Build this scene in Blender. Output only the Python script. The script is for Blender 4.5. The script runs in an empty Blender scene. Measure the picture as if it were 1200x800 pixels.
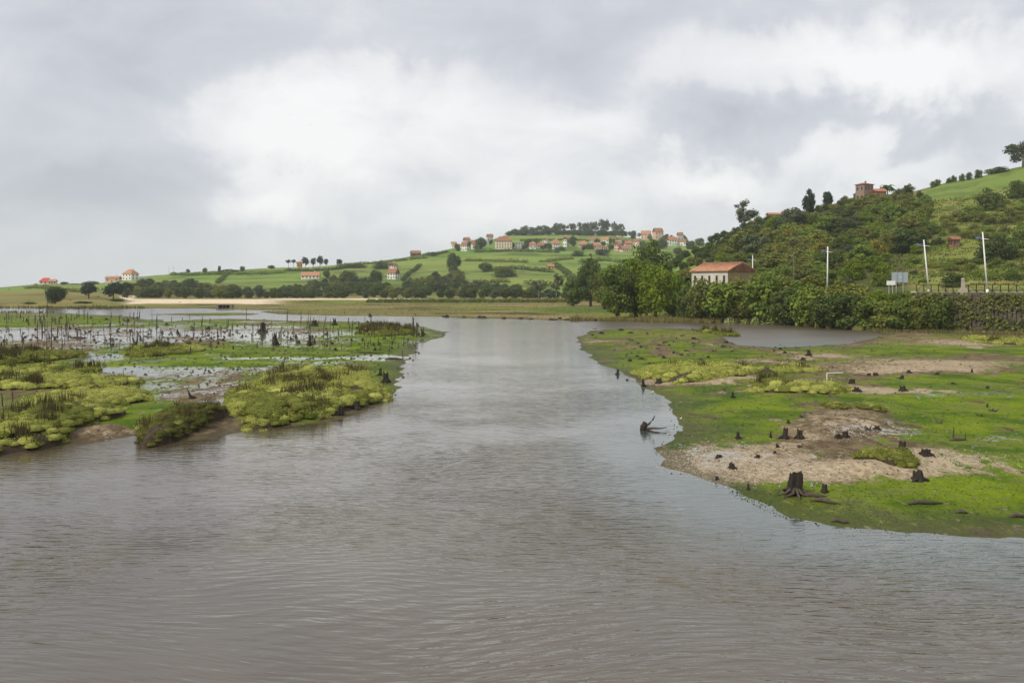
import bpy, math, random
import numpy as np

R = math.radians
F = 1039.0          # focal length in photo pixels (photo 1200 px wide)
HZ = 335.0          # photo row of the horizon
CH = 8.0            # camera height above the water, metres
scene = bpy.context.scene
col = scene.collection

# ------------------------------------------------------------------ camera
cam_d = bpy.data.cameras.new('camera')
cam = bpy.data.objects.new('camera', cam_d)
col.objects.link(cam)
cam.location = (0, 0, CH)
cam.rotation_euler = (R(90), 0, 0)
cam_d.sensor_width = 36.0
cam_d.lens = 36.0 * F / 1200.0
cam_d.shift_y = -(400.0 - HZ) / 1200.0
cam_d.clip_start = 0.5
cam_d.clip_end = 9000.0
scene.camera = cam

# ------------------------------------------------------------------ light, exposure
SUN_EL, SUN_AZ = 46.0, -128.0      # degrees; azimuth from +Y towards +X
sun_d = bpy.data.lights.new('sun', 'SUN')
sun_d.energy = 2.3
sun_d.angle = R(10)
sun_d.color = (1.0, 0.93, 0.80)
sun = bpy.data.objects.new('sun', sun_d)
col.objects.link(sun)
sun.rotation_euler = (R(90 - SUN_EL), 0, R(180 - SUN_AZ))
scene.view_settings.view_transform = 'Standard'
scene.view_settings.look = 'None'
scene.view_settings.exposure = 0.40
scene.view_settings.gamma = 1.0
scene.view_settings.use_curve_mapping = False
scene.cycles.use_denoising = True
scene.cycles.max_bounces = 6
scene.cycles.transparent_max_bounces = 6
scene.cycles.volume_bounces = 1
scene.cycles.use_adaptive_sampling = True
scene.cycles.adaptive_threshold = 0.02


def nodes_of(idb):
    idb.use_nodes = True
    nt = idb.node_tree
    nt.nodes.clear()
    return nt


class NT:
    """short hand for building node trees"""
    def __init__(self, idb):
        self.nt = nodes_of(idb)

    def n(self, kind, **kw):
        nd = self.nt.nodes.new(kind)
        for k, v in kw.items():
            if k == 'i':
                for kk, vv in v.items():
                    s = nd.inputs[kk]
                    if isinstance(vv, bpy.types.NodeSocket):
                        self.nt.links.new(vv, s)
                    else:
                        s.default_value = vv
            else:
                setattr(nd, k, v)
        return nd

    def math(self, op, a, b=0.0, c=0.0, clamp=False):
        nd = self.n('ShaderNodeMath', operation=op, use_clamp=clamp, i={0: a, 1: b, 2: c})
        return nd.outputs[0]

    def vmath(self, op, a, b=(0, 0, 0), out=0):
        nd = self.n('ShaderNodeVectorMath', operation=op, i={0: a, 1: b})
        return nd.outputs[out]

    def mix(self, f, a, b, blend='MIX'):
        nd = self.n('ShaderNodeMix', data_type='RGBA', blend_type=blend, i={0: f, 6: a, 7: b})
        return nd.outputs[2]

    def noise(self, vec, scale, detail=4.0, rough=0.55, dist=0.0, out=0):
        nd = self.n('ShaderNodeTexNoise', i={'Scale': scale, 'Detail': detail, 'Roughness': rough, 'Distortion': dist})
        if vec is not None:
            self.nt.links.new(vec, nd.inputs['Vector'])
        return nd.outputs[out]

    def smooth(self, v, lo, hi, a=0.0, b=1.0):
        nd = self.n('ShaderNodeMapRange', interpolation_type='SMOOTHSTEP', i={0: v, 1: lo, 2: hi, 3: a, 4: b})
        return nd.outputs[0]

    def link(self, a, b):
        self.nt.links.new(a, b)


# ------------------------------------------------------------------ sky: overcast, broken cloud layers over a Nishita sky
world = bpy.data.worlds.new('World')
scene.world = world
w = NT(world)
tc = w.n('ShaderNodeTexCoord')
D = tc.outputs['Generated']
sep = w.n('ShaderNodeSeparateXYZ', i={0: D})
zc = w.math('ADD', w.math('MAXIMUM', sep.outputs[2], 0.0), 0.14)
px_ = w.math('DIVIDE', sep.outputs[0], zc)
py_ = w.math('DIVIDE', sep.outputs[1], zc)
pl = w.n('ShaderNodeCombineXYZ', i={0: px_, 1: py_, 2: 3.7}).outputs[0]
n1 = w.noise(w.n('ShaderNodeMapping', i={0: D, 1: (1.1, 5.4, 0.7), 3: (1.0, 1.0, 1.7)}).outputs[0], 2.3, 8.0, 0.55, 0.4)
n2 = w.noise(w.n('ShaderNodeMapping', i={0: D, 1: (3.1, 0.4, 1.7), 3: (1.0, 1.0, 2.1)}).outputs[0], 6.0, 9.0, 0.58, 0.5)
warp = w.noise(D, 6.5, 6.0, 0.6, 0.3, out=1)
Dw = w.vmath('ADD', D, w.vmath('SCALE', w.vmath('SUBTRACT', warp, (0.5, 0.5, 0.5)), (0, 0, 0)))
sc_ = w.nt.nodes[-1]
for nd in w.nt.nodes:
    if nd.bl_idname == 'ShaderNodeVectorMath' and nd.operation == 'SCALE':
        nd.inputs['Scale'].default_value = 0.20


def sky_dir(px, py):
    v = np.array([(px - 600) / F, 1.0, (HZ - py) / F])
    return v / np.linalg.norm(v)


def lobe(px, py, rx, ry):
    """soft bank of cloud centred on a compass direction, rx by ry in units of the photo's pixels"""
    c = sky_dir(px, py)
    dv = w.vmath('SUBTRACT', Dw, tuple(c))
    s = w.vmath('MULTIPLY', dv, (F / rx, F / rx * 0.6, F / ry))
    ln = w.vmath('LENGTH', s, out=1)
    return w.smooth(ln, 1.0, 0.0)


bright = None
LOBES = [(350, 150, 190, 85, .62), (520, 130, 190, 110, .30), (330, 235, 110, 35, .5), (960, 90, 230, 75, .42),
         (1130, 70, 150, 60, .35), (600, 240, 240, 55, .36), (700, 165, 110, 45, .35), (820, 225, 120, 30, .38), (1010, 190, 160, 40, .25),
         (90, 250, 260, 130, -.38), (130, 60, 260, 110, -.22), (850, 165, 200, 45, -.28), (1060, 140, 190, 40, -.26), (640, 55, 260, 75, -.22), (950, 20, 200, 40, -.2),
         (430, 80, 90, 25, .2)]
acc = None
for (a, b, rx, ry, s) in LOBES:
    v = w.math('MULTIPLY', lobe(a, b, rx, ry), s)
    acc = v if acc is None else w.math('ADD', acc, v)
dens = w.math('ADD', w.math('ADD', w.math('MULTIPLY', w.math('SUBTRACT', n1, 0.5), 0.55),
                            w.math('MULTIPLY', w.math('SUBTRACT', n2, 0.5), 0.95)), w.math('ADD', acc, 0.47))
dens = w.math('MAXIMUM', w.math('MINIMUM', dens, 1.0), 0.0)
ramp = w.n('ShaderNodeValToRGB', i={0: dens})
cr = ramp.color_ramp
cr.elements[0].position = 0.0
cr.elements[0].color = (0.41, 0.425, 0.465, 1)
cr.elements[1].position = 1.0
cr.elements[1].color = (0.76, 0.76, 0.755, 1)
e = cr.elements.new(0.38)
e.color = (0.515, 0.53, 0.565, 1)
e = cr.elements.new(0.62)
e.color = (0.64, 0.645, 0.655, 1)
hz = w.smooth(sep.outputs[2], 0.11, 0.0)
ccol = w.mix(w.math('MULTIPLY', hz, 0.45), ramp.outputs[0], (0.575, 0.60, 0.63, 1))
sky_t = w.n('ShaderNodeTexSky', sky_type='NISHITA', sun_disc=False)
sky_t.sun_elevation = R(SUN_EL)
sky_t.sun_rotation = R(SUN_AZ)
bg_s = w.n('ShaderNodeBackground', i={0: sky_t.outputs[0], 1: 0.09})
bg_c = w.n('ShaderNodeBackground', i={0: ccol, 1: 1.0})
mx = w.n('ShaderNodeMixShader', i={0: 0.92, 1: bg_s.outputs[0], 2: bg_c.outputs[0]})
wo = w.n('ShaderNodeOutputWorld', i={0: mx.outputs[0]})
world.cycles.sampling_method = 'MANUAL'
world.cycles.sample_map_resolution = 512

# ------------------------------------------------------------------ numbers: noise, plan, terrain
rng = np.random.default_rng(11)
_G = np.random.default_rng(5).random((256, 256))


def vnoise(x, y, s=1.0, ox=0.0, oy=0.0):
    x = x / s + ox + 500.0
    y = y / s + oy + 500.0
    xi = np.floor(x).astype(int)
    yi = np.floor(y).astype(int)
    fx = x - xi
    fy = y - yi
    fx = fx * fx * (3 - 2 * fx)
    fy = fy * fy * (3 - 2 * fy)
    a = _G[yi & 255, xi & 255]
    b = _G[yi & 255, (xi + 1) & 255]
    c = _G[(yi + 1) & 255, xi & 255]
    d = _G[(yi + 1) & 255, (xi + 1) & 255]
    return (a * (1 - fx) + b * fx) * (1 - fy) + (c * (1 - fx) + d * fx) * fy


def fbm(x, y, s, o=4, k=0.0):
    t = 0
    a = 1.0
    n = 0
    for i in range(o):
        t = t + a * vnoise(x, y, s / 2 ** i, k + 17.3 * i, k * 1.7 + 9.1 * i)
        n += a
        a *= 0.55
    return t / n - 0.5


def sstep(v, lo, hi):
    t = np.clip((v - lo) / (hi - lo), 0, 1)
    return t * t * (3 - 2 * t)


def gp(px, py, z=0.0):
    """photo pixel -> place on level ground of height z"""
    d = F * (CH - z) / (py - HZ)
    return ((px - 600) / F * d, d)


def poly_sd(x, y, pts):
    """signed distance in metres, positive inside"""
    P = np.array(pts, float)
    Q = np.roll(P, -1, 0)
    best = np.full(x.shape, 1e18)
    inside = np.zeros(x.shape, bool)
    for (ax, ay), (bx, by) in zip(P, Q):
        ex, ey = bx - ax, by - ay
        L = ex * ex + ey * ey + 1e-12
        t = np.clip(((x - ax) * ex + (y - ay) * ey) / L, 0, 1)
        dx = x - ax - t * ex
        dy = y - ay - t * ey
        best = np.minimum(best, dx * dx + dy * dy)
        cross = ((ay > y) != (by > y)) & (x < ex * (y - ay) / (ey if abs(ey) > 1e-12 else 1e-12) + ax)
        inside ^= cross
    d = np.sqrt(best)
    return np.where(inside, d, -d)


# shore lines, read off as photo pixels and laid out on the water level
LEFT_BANK = [(-700, 575), (-250, 548), (-60, 534), (0, 531), (60, 524), (118, 516), (150, 509), (178, 513), (230, 514), (262, 508), (300, 502), (345, 499),
             (400, 491), (440, 479), (466, 463), (477, 446), (474, 434), (476, 421), (488, 409), (508, 398), (530, 390),
             (516, 386), (490, 382), (455, 379), (400, 376.5), (330, 374.5), (270, 373), (225, 374.5), (195, 376.5), (175, 373), (150, 370.5), (110, 368), (60, 366.5),
             (0, 366), (-300, 366), (-1500, 372)]
RIGHT_FLAT = [(1900, 690), (1500, 655), (1300, 640), (1200, 631), (1120, 625), (1040, 617), (985, 611), (940, 602), (900, 589), (860, 575), (815, 557), (778, 543),
              (762, 533), (775, 522), (792, 506), (796, 490), (788, 473), (768, 457), (738, 442), (706, 425), (684, 411), (673, 401),
              (674, 394), (692, 387.5), (740, 384.5), (800, 384.5), (842, 387.5), (858, 392), (850, 397.5), (862, 403), (905, 406), (955, 405), (1000, 401),
              (1026, 396), (1032, 393), (1020, 389), (985, 385), (948, 381.5), (905, 379.5), (860, 378.6), (790, 378), (720, 377), (680, 376), (640, 375), (600, 374), (560, 373.2),
              (500, 371.4), (440, 370.5), (380, 369.8), (340, 368.5), (318, 366.5), (300, 365), (335, 363.6), (300, 363), (240, 361.5), (190, 361.4),
              (150, 361.8), (120, 362.5), (60, 361.5), (-300, 361), (-1500, 361), (-1500, 337.9), (2200, 337.9), (2400, 500)]
SANDBAR = [(175, 368.5), (230, 367), (290, 366.5), (304, 368), (290, 369.5), (230, 370.2)]
LB = [gp(*p) for p in LEFT_BANK]
RF = [gp(*p) for p in RIGHT_FLAT]
SB = [gp(*p) for p in SANDBAR]


def zc_(D, z):
    return ('z', D, z)


# front line of the road embankment: photo column -> distance
EMB_U = [905, 930, 1000, 1060, 1120, 1200, 1500, 1900]
EMB_D = [182, 172, 160, 154, 148, 141, 120, 100]
_cols = {}
def C(u, *st):
    _cols[u] = [(a[1], a[2]) if len(a) == 3 else (a[0], CH + (HZ - a[1]) * a[0] / F) for a in st]


Z0 = 0.9
def Z(D, z): return ('z', D, z)


C(-900, Z(330, Z0), Z(450, 4), Z(560, 6), (850, 336), (1200, 336), Z(2200, 0))
C(-200, Z(330, Z0), Z(450, 3.0), (560, 344), (850, 335), (1200, 336), Z(2200, 0))
C(0, Z(340, Z0), (450, 350), (560, 343.5), (700, 340), (850, 336.5), (1200, 337), Z(2200, 0))
C(55, Z(340, Z0), (450, 349), (560, 342), (700, 336.5), (850, 332), (1200, 333), Z(2200, 0))
C(105, Z(360, Z0), (470, 348), (600, 341), (720, 336), (850, 333), (1200, 335), Z(2200, 0))
C(150, Z(420, Z0), Z(520, 1.4), (600, 345), (700, 335), (850, 326.5), (980, 325), (1300, 328), Z(2400, 0))
C(240, Z(420, Z0), Z(545, 1.2), (640, 341), (760, 329), (900, 318.5), (1300, 322), Z(2400, 0))
C(350, Z(420, Z0), Z(545, 1.2), (640, 341), (760, 326), (900, 313), (1300, 318), Z(2400, 0))
C(440, Z(420, Z0), Z(550, 1.2), (640, 341), (780, 323), (950, 306), (1300, 310), Z(2400, 0))
C(500, Z(420, Z0), Z(560, 1.2), (680, 336), (820, 318), (1000, 297), (1300, 299), Z(2400, 0))
C(545, Z(420, Z0), Z(560, 1.2), (680, 334), (820, 316), (1000, 295), (1090, 290), (1300, 288), Z(2400, 0))
C(600, Z(420, Z0), Z(560, 1.2), (680, 333), (820, 314), (980, 295), (1090, 287), (1200, 280), (1320, 274), (1600, 277), Z(2400, 0))
C(660, Z(420, Z0), Z(560, 1.2), (680, 334), (820, 315), (980, 296), (1090, 288), (1200, 281), (1320, 273), (1600, 277), Z(2400, 0))
C(720, Z(340, Z0), Z(560, 1.3), (680, 336), (820, 318), (980, 298), (1090, 288), (1250, 276), (1600, 279), Z(2400, 0))
C(765, Z(260, Z0), Z(340, 2), (420, 338), (560, 336), (700, 332), (820, 318), (980, 299), (1090, 288), (1250, 280), (1600, 283), Z(2400, 0))
C(800, Z(235, .9), (290, 348), (350, 325), (430, 302), (480, 300), (600, 318), (820, 318), (980, 299), (1090, 288), (1250, 282), Z(2400, 0))
C(850, Z(225, .9), (270, 346), (330, 318), (400, 288), (440, 278), (520, 280), (700, 300), (1250, 285), Z(2400, 0))
C(900, Z(190, .7), Z(205, .9), (250, 343), (330, 306), (400, 272), (440, 260), (500, 258), (700, 275), (1250, 290), Z(2400, 0))
C(950, Z(168, .6), Z(190, 6.5), (240, 338), (320, 302), (400, 264), (440, 250), (500, 248), (700, 262), Z(2400, 0))
C(1000, Z(172, 7), (220, 336), (300, 300), (400, 250), (440, 236), (490, 232), (700, 246), Z(2400, 0))
C(1060, Z(166, 7), (205, 337), (290, 296), (390, 244), (440, 229), (490, 225), (700, 235), Z(2400, 0))
C(1120, Z(160, 7), (195, 337), (260, 308), (340, 262), (420, 224), (470, 211), (700, 222), Z(2400, 0))
C(1200, Z(153, 7), (190, 336), (250, 304), (330, 256), (420, 208), (470, 196), (700, 205), Z(2400, 0))
C(1500, Z(132, 7), (170, 336), (240, 292), (330, 225), (450, 160), (700, 160), Z(2400, 0))
C(1900, Z(112, 7), (150, 336), (240, 275), (330, 200), (450, 130), (700, 130), Z(2400, 0))
_U = np.array(sorted(_cols))
_DG = np.concatenate([np.arange(100, 700, 4.0), np.arange(700, 2600, 12.0)])
_T = np.array([np.interp(_DG, [s[0] for s in _cols[u]], [s[1] for s in _cols[u]]) for u in _U])
_k = np.array([1, 2, 3, 4, 3, 2, 1.])
_k /= _k.sum()
_TS = np.array([np.convolve(np.pad(r, 3, 'edge'), _k, 'valid') for r in _T])


def hill(x, y):
    """height of the land above the flats (bilinear in bearing and distance)"""
    u = np.clip(600 + F * x / np.maximum(y, 1.0), _U[0], _U[-1])
    iu = np.clip(np.searchsorted(_U, u) - 1, 0, len(_U) - 2)
    tu = (u - _U[iu]) / (_U[iu + 1] - _U[iu])
    tu = tu * tu * (3 - 2 * tu) * 0.5 + tu * 0.5
    jd = np.interp(y, _DG, np.arange(len(_DG)))
    j0 = np.clip(jd.astype(int), 0, len(_DG) - 2)
    td = jd - j0
    a = _TS[iu, j0] * (1 - td) + _TS[iu, j0 + 1] * td
    b = _TS[iu + 1, j0] * (1 - td) + _TS[iu + 1, j0 + 1] * td
    h = a * (1 - tu) + b * tu
    # road embankment: flat deck at 7 m behind its front line, level flats before it
    ed = np.interp(u, EMB_U, EMB_D)
    on = sstep(u, 905, 945)
    behind = y - ed
    deck = 0.6 + (6.95 - 0.6) * sstep(behind, 2.2, 4.6)
    h_emb = np.where(behind < 4.6, deck, np.where(behind < 13, 6.95, np.maximum(h, 6.95)))
    return h * (1 - on) + h_emb * on


# low rises of the flats: photo column, row, half width, half depth, height
MOUNDS = [(985, 502, 55, 16, .40), (1012, 556, 60, 10, .34), (1085, 540, 60, 10, .22), (1150, 550, 70, 9, .18), (845, 545, 60, 12, .12), (812, 446, 75, 8, .30), (940, 466, 55, 5, .2), (1070, 432, 130, 6, .25),
          (1130, 402, 120, 5, .3), (120, 510, 60, 7, .15), (350, 490, 90, 10, .25), (60, 492, 80, 22, .2), (900, 560, 50, 8, .15), (790, 400, 90, 8, .15), (1190, 585, 60, 10, .12), (1060, 590, 60, 8, .1)]


def ground_z(x, y):
    x = np.asarray(x, float)
    y = np.asarray(y, float)
    wx = x + 1.8 * fbm(x, y, 9, 3, 1.0) * np.clip(y / 60, .5, 3) + 1.1 * fbm(x, y, 2.2, 3, 1.9)
    wy = y + 2.8 * fbm(x, y, 11, 3, 2.0) * np.clip(y / 60, .5, 4) + 1.6 * fbm(x, y, 2.6, 3, 2.9)
    sl = poly_sd(wx, wy, LB)
    sr = poly_sd(wx, wy, RF)
    ss = poly_sd(wx, wy, SB)
    k = np.clip(y / 70.0, 0.5, 3.0)           # farther shores are drawn with broader slopes
    hl = np.where(sl > 0, 0.30 * sstep(sl, 0, 5 * k) + 0.004 * np.minimum(sl, 30), 0.12 * sl)
    hr = np.where(sr > 0, 0.018 * np.minimum(sr, 8) + 0.006 * np.minimum(sr, 40), 0.06 * sr)
    hs = np.where(ss > 0, 0.03 * np.minimum(ss, 6), 0.1 * ss)
    h = np.maximum(np.maximum(hl, hr), hs)
    rel = fbm(x, y, 6.0, 4, 3.0) * 0.16 + fbm(x, y, 1.3, 3, 4.0) * 0.06
    land = sstep(np.maximum(np.maximum(sl, sr), ss), 0.0, 4.0)
    h = h + rel * (0.25 + 0.75 * land)
    pu = 600 + F * x / np.maximum(y, 1.0)
    pv = HZ + F * CH / np.maximum(y, 1.0)
    for (mu, mv, ru, rv, mh) in MOUNDS:
        h = h + land * mh * np.exp(-(((pu - mu) / ru) ** 2 + ((pv - mv) / rv) ** 2) * 1.3)
    h = np.maximum(h, -1.6)
    hh = hill(x, y)
    t = sstep(y, 95, 130) * (sr > -2)
    up = np.where(hh > 0.95, hh + fbm(x, y, 60, 4, 6.0) * np.clip((hh - np.where(600 + F * x / np.maximum(y, 1) > 905, 7.3, 2.0)) * .25, 0, 4), hh)
    h = np.where((hh > 0.92) & (sr > 0), np.maximum(h, up - 0.0), h)
    return h


def at(px, py, dmin=100.0, dmax=2300.0, dz=0.0):
    """first place where the sight line of a photo pixel meets the land"""
    d = np.concatenate([np.arange(dmin, 700, 1.5), np.arange(700, dmax, 5.0)])
    x = (px - 600) / F * d
    z = CH + (HZ - py) / F * d
    hz_ = ground_z(x, d)
    hit = np.nonzero(hz_ + dz >= z)[0]
    i = hit[0] if len(hit) else np.argmin(z - hz_)
    return (float(x[i]), float(d[i]), float(hz_[i]))


def at_d(px, d):
    x = (px - 600) / F * d
    return (float(x), float(d), float(ground_z(np.array([x]), np.array([d]))[0]))


def flat(px, py):
    """place on the flats seen at a photo pixel"""
    z = 0.0
    for _ in range(4):
        x, d = gp(px, py, z)
        z = float(ground_z(np.array([x]), np.array([d]))[0])
        z = max(z, -0.4)
    return (x, d, z)


# ------------------------------------------------------------------ mesh and object helpers
class MB:
    def __init__(self):
        self.v = []
        self.f = []
        self.n = 0
        self.c = []        # optional per-vertex shade

    def add(self, verts, faces):
        b = self.n
        self.v.extend([tuple(p) for p in verts])
        self.f.extend([tuple(i + b for i in q) for q in faces])
        self.n += len(verts)

    def box(self, cx, cy, cz, sx, sy, sz, rz=0.0, taper=1.0):
        c, s = math.cos(rz), math.sin(rz)
        vs = []
        for zz, t in ((-.5, 1.0), (.5, taper)):
            for xx, yy in ((-.5, -.5), (.5, -.5), (.5, .5), (-.5, .5)):
                X, Y = xx * sx * t, yy * sy * t
                vs.append((cx + X * c - Y * s, cy + X * s + Y * c, cz + zz * sz))
        self.add(vs, [(0, 3, 2, 1), (4, 5, 6, 7), (0, 1, 5, 4), (1, 2, 6, 5), (2, 3, 7, 6), (3, 0, 4, 7)])

    def tube(self, path, rad, sides=6, cap=True, jit=0.0, rnd=None):
        P = [np.array(p, float) for p in path]
        vs, fs = [], []
        for i, p in enumerate(P):
            t = P[min(i + 1, len(P) - 1)] - P[max(i - 1, 0)]
            t = t / (np.linalg.norm(t) + 1e-9)
            a = np.cross(t, (0.31, 0.2, 0.93) if abs(t[2]) < .8 else (1, 0.1, 0))
            a /= np.linalg.norm(a) + 1e-9
            b = np.cross(t, a)
            for k in range(sides):
                an = 2 * math.pi * k / sides
                rr = rad[i] * (1 + (rnd.uniform(-jit, jit) if rnd else 0))
                vs.append(p + rr * (math.cos(an) * a + math.sin(an) * b))
        for i in range(len(P) - 1):
            for k in range(sides):
                k2 = (k + 1) % sides
                fs.append((i * sides + k, i * sides + k2, (i + 1) * sides + k2, (i + 1) * sides + k))
        if cap:
            fs.append(tuple(range(sides))[::-1])
            fs.append(tuple((len(P) - 1) * sides + k for k in range(sides)))
        self.add(vs, fs)

    def mesh(self, name, mat, smooth=False):
        me = bpy.data.meshes.new(name)
        me.from_pydata(self.v, [], self.f)
        me.materials.append(mat)
        if smooth:
            me.polygons.foreach_set('use_smooth', [True] * len(me.polygons))
        me.update()
        return me

    def build(self, name, mat, parent=None, smooth=False):
        return link(name, self.mesh(name, mat, smooth), parent)


def link(name, me, parent=None):
    o = bpy.data.objects.new(name, me)
    col.objects.link(o)
    if parent is not None:
        o.parent = parent
    return o


def tag(o, label=None, cat=None, group=None, kind=None):
    if label: o['label'] = label
    if cat: o['category'] = cat
    if group: o['group'] = group
    if kind: o['kind'] = kind
    return o


def empty(name, loc=(0, 0, 0), rz=0.0, sc=(1, 1, 1)):
    o = bpy.data.objects.new(name, None)
    col.objects.link(o)
    o.location = loc
    o.rotation_euler = (0, 0, rz)
    o.scale = sc
    return o


def np_mesh(name, V, Q, mat, smooth=False):
    """V (n,3), Q (m,4) arrays"""
    me = bpy.data.meshes.new(name)
    me.vertices.add(len(V))
    me.vertices.foreach_set('co', np.asarray(V, np.float32).ravel())
    m = len(Q)
    k = Q.shape[1]
    me.loops.add(m * k)
    me.loops.foreach_set('vertex_index', np.asarray(Q, np.int32).ravel())
    me.polygons.add(m)
    me.polygons.foreach_set('loop_start', np.arange(0, m * k, k, dtype=np.int32))
    me.polygons.foreach_set('loop_total', np.full(m, k, np.int32))
    if smooth:
        me.polygons.foreach_set('use_smooth', np.ones(m, bool))
    me.materials.append(mat)
    me.update(calc_edges=True)
    return me


def set_col(me, name, arr):
    a = me.color_attributes.new(name, 'FLOAT_COLOR', 'POINT')
    full = np.ones((len(me.vertices), 4), np.float32)
    full[:, :arr.shape[1]] = arr
    a.data.foreach_set('color', full.ravel())


# ------------------------------------------------------------------ materials
def plain(name, c, rough=0.85, var=0.25, scale=3.0, metal=0.0, bump=0.0, spec=0.3):
    m = bpy.data.materials.new(name)
    t = NT(m)
    g = t.n('ShaderNodeNewGeometry')
    n = t.noise(g.outputs['Position'], scale, 4.0, 0.6)
    f = t.math('MULTIPLY_ADD', t.math('SUBTRACT', n, 0.5), 2.0 * var, 1.0)
    cc = t.n('ShaderNodeVectorMath', operation='SCALE', i={0: c[:3]})
    t.link(f, cc.inputs['Scale'])
    b = t.n('ShaderNodeBsdfPrincipled', i={'Base Color': cc.outputs[0], 'Roughness': rough, 'Metallic': metal, 'Specular IOR Level': spec})
    if bump:
        bp = t.n('ShaderNodeBump', i={'Strength': bump, 'Distance': 0.05, 'Height': n})
        t.link(bp.outputs[0], b.inputs['Normal'])
    t.n('ShaderNodeOutputMaterial', i={0: b.outputs[0]})
    return m


def leafy(name, c1, c2, trans=0.3, hue=0.5, tint=1.0):
    """foliage: each leaf face carries a random shade, each plant a random tint"""
    m = bpy.data.materials.new(name)
    t = NT(m)
    at_ = t.n('ShaderNodeAttribute', attribute_name='shade')
    oi = t.n('ShaderNodeObjectInfo')
    f = t.math('ADD', t.math('MULTIPLY', at_.outputs['Fac'], 1.0 - 0.45 * hue), t.math('MULTIPLY', oi.outputs['Random'], 0.45 * hue), clamp=True)
    gn = t.noise(t.n('ShaderNodeNewGeometry').outputs['Position'], 5.0, 4.0, 0.7)
    f = t.math('ADD', f, t.math('MULTIPLY', t.math('SUBTRACT', gn, 0.5), 0.9), clamp=True)
    cc = t.mix(f, (*c1, 1), (*c2, 1))
    r2 = t.math('FRACT', t.math('MULTIPLY', oi.outputs['Random'], 7.31))
    cc = t.mix(1.0, cc, t.n('ShaderNodeCombineXYZ', i={0: t.math('MULTIPLY_ADD', r2, 0.26 * tint, 1 - .20 * tint), 1: t.math('MULTIPLY_ADD', r2, 0.28 * tint, 1 - .14 * tint), 2: 0.95}).outputs[0], 'MULTIPLY')
    d = t.n('ShaderNodeBsdfPrincipled', i={'Base Color': cc, 'Roughness': 0.7, 'Specular IOR Level': 0.10})
    tr = t.n('ShaderNodeBsdfTranslucent', i={0: cc})
    mxx = t.n('ShaderNodeMixShader', i={0: trans, 1: d.outputs[0], 2: tr.outputs[0]})
    t.n('ShaderNodeOutputMaterial', i={0: mxx.outputs[0]})
    return m


M = {}
M['bark'] = plain('bark', (0.075, 0.058, 0.042), 0.9, 0.35, 6.0)
M['pale_bark'] = plain('pale_bark', (0.22, 0.19, 0.15), 0.9, 0.3, 4.0)
M['dead_wood'] = plain('dead_wood', (0.075, 0.060, 0.045), 0.9, 0.6, 9.0, bump=0.6)
M['wet_wood'] = plain('wet_wood', (0.030, 0.024, 0.018), 0.8, 0.6, 7.0, bump=0.8)
M['soil'] = plain('soil', (0.048, 0.033, 0.020), 0.95, 0.7, 3.5, bump=1.0)
M['leaf_dark'] = leafy('leaf_dark', (0.042, 0.068, 0.018), (0.17, 0.205, 0.054))
M['leaf_mid'] = leafy('leaf_mid', (0.07, 0.11, 0.018), (0.29, 0.34, 0.066))
M['leaf_olive'] = leafy('leaf_olive', (0.09, 0.102, 0.024), (0.31, 0.3, 0.075))
M['leaf_bright'] = leafy('leaf_bright', (0.06, 0.11, 0.01), (0.33, 0.38, 0.04), 0.35)
M['leaf_autumn'] = leafy('leaf_autumn', (0.120, 0.110, 0.024), (0.370, 0.320, 0.070))
M['leaf_grey'] = leafy('leaf_grey', (0.056, 0.072, 0.036), (0.18, 0.205, 0.1))
M['needle'] = leafy('needle', (0.018, 0.034, 0.018), (0.06, 0.09, 0.046), 0.2)
M['cushion'] = leafy('cushion', (0.13, 0.155, 0.02), (0.6, 0.6, 0.17), 0.3, 0.1, 0.0)
M['cushion_green'] = leafy('cushion_green', (0.055, 0.078, 0.012), (0.33, 0.34, 0.075), 0.3, 0.1, 0.0)
M['cushion_dark'] = leafy('cushion_dark', (0.028, 0.034, 0.008), (0.200, 0.200, 0.045), 0.3, 0.1, 0.0)
M['rush'] = leafy('rush', (0.055, 0.05, 0.018), (0.19, 0.15, 0.06), 0.25, 0.3)
M['reed'] = leafy('reed', (0.120, 0.100, 0.035), (0.330, 0.265, 0.110), 0.25, 0.2)
M['flower'] = leafy('flower', (0.30, 0.33, 0.12), (0.62, 0.62, 0.36), 0.25, 0.2)
M['white_wall'] = plain('white_wall', (0.74, 0.73, 0.69), 0.9, 0.10, 0.6)
M['old_plaster'] = plain('old_plaster', (0.55, 0.52, 0.44), 0.95, 0.35, 0.5)
M['cream_wall'] = plain('cream_wall', (0.68, 0.60, 0.44), 0.9, 0.10, 0.6)
M['pink_wall'] = plain('pink_wall', (0.62, 0.42, 0.34), 0.9, 0.12, 0.6)
M['grey_wall'] = plain('grey_wall', (0.46, 0.46, 0.44), 0.9, 0.12, 0.6)
M['ochre_wall'] = plain('ochre_wall', (0.52, 0.36, 0.10), 0.9, 0.12, 0.6)
M['brick_wall'] = plain('brick_wall', (0.30, 0.13, 0.085), 0.9, 0.2, 1.5)
M['ruin_wall'] = plain('ruin_wall', (0.27, 0.185, 0.145), 0.95, 0.3, 1.0)
M['rough_wall'] = plain('rough_wall', (0.30, 0.225, 0.115), 0.95, 0.35, 1.2, bump=0.5)
M['tile_orange'] = plain('tile_orange', (0.40, 0.200, 0.115), 0.9, 0.7, 0.9)
M['tile_red'] = plain('tile_red', (0.36, 0.155, 0.095), 0.85, 0.45, 1.4)
M['tile_brown'] = plain('tile_brown', (0.27, 0.125, 0.075), 0.85, 0.35, 1.4)
M['tile_scarlet'] = plain('tile_scarlet', (0.52, 0.06, 0.055), 0.85, 0.25, 1.4)
M['pane'] = plain('pane', (0.03, 0.035, 0.04), 0.15, 0.1, 2.0, spec=0.6)
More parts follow.
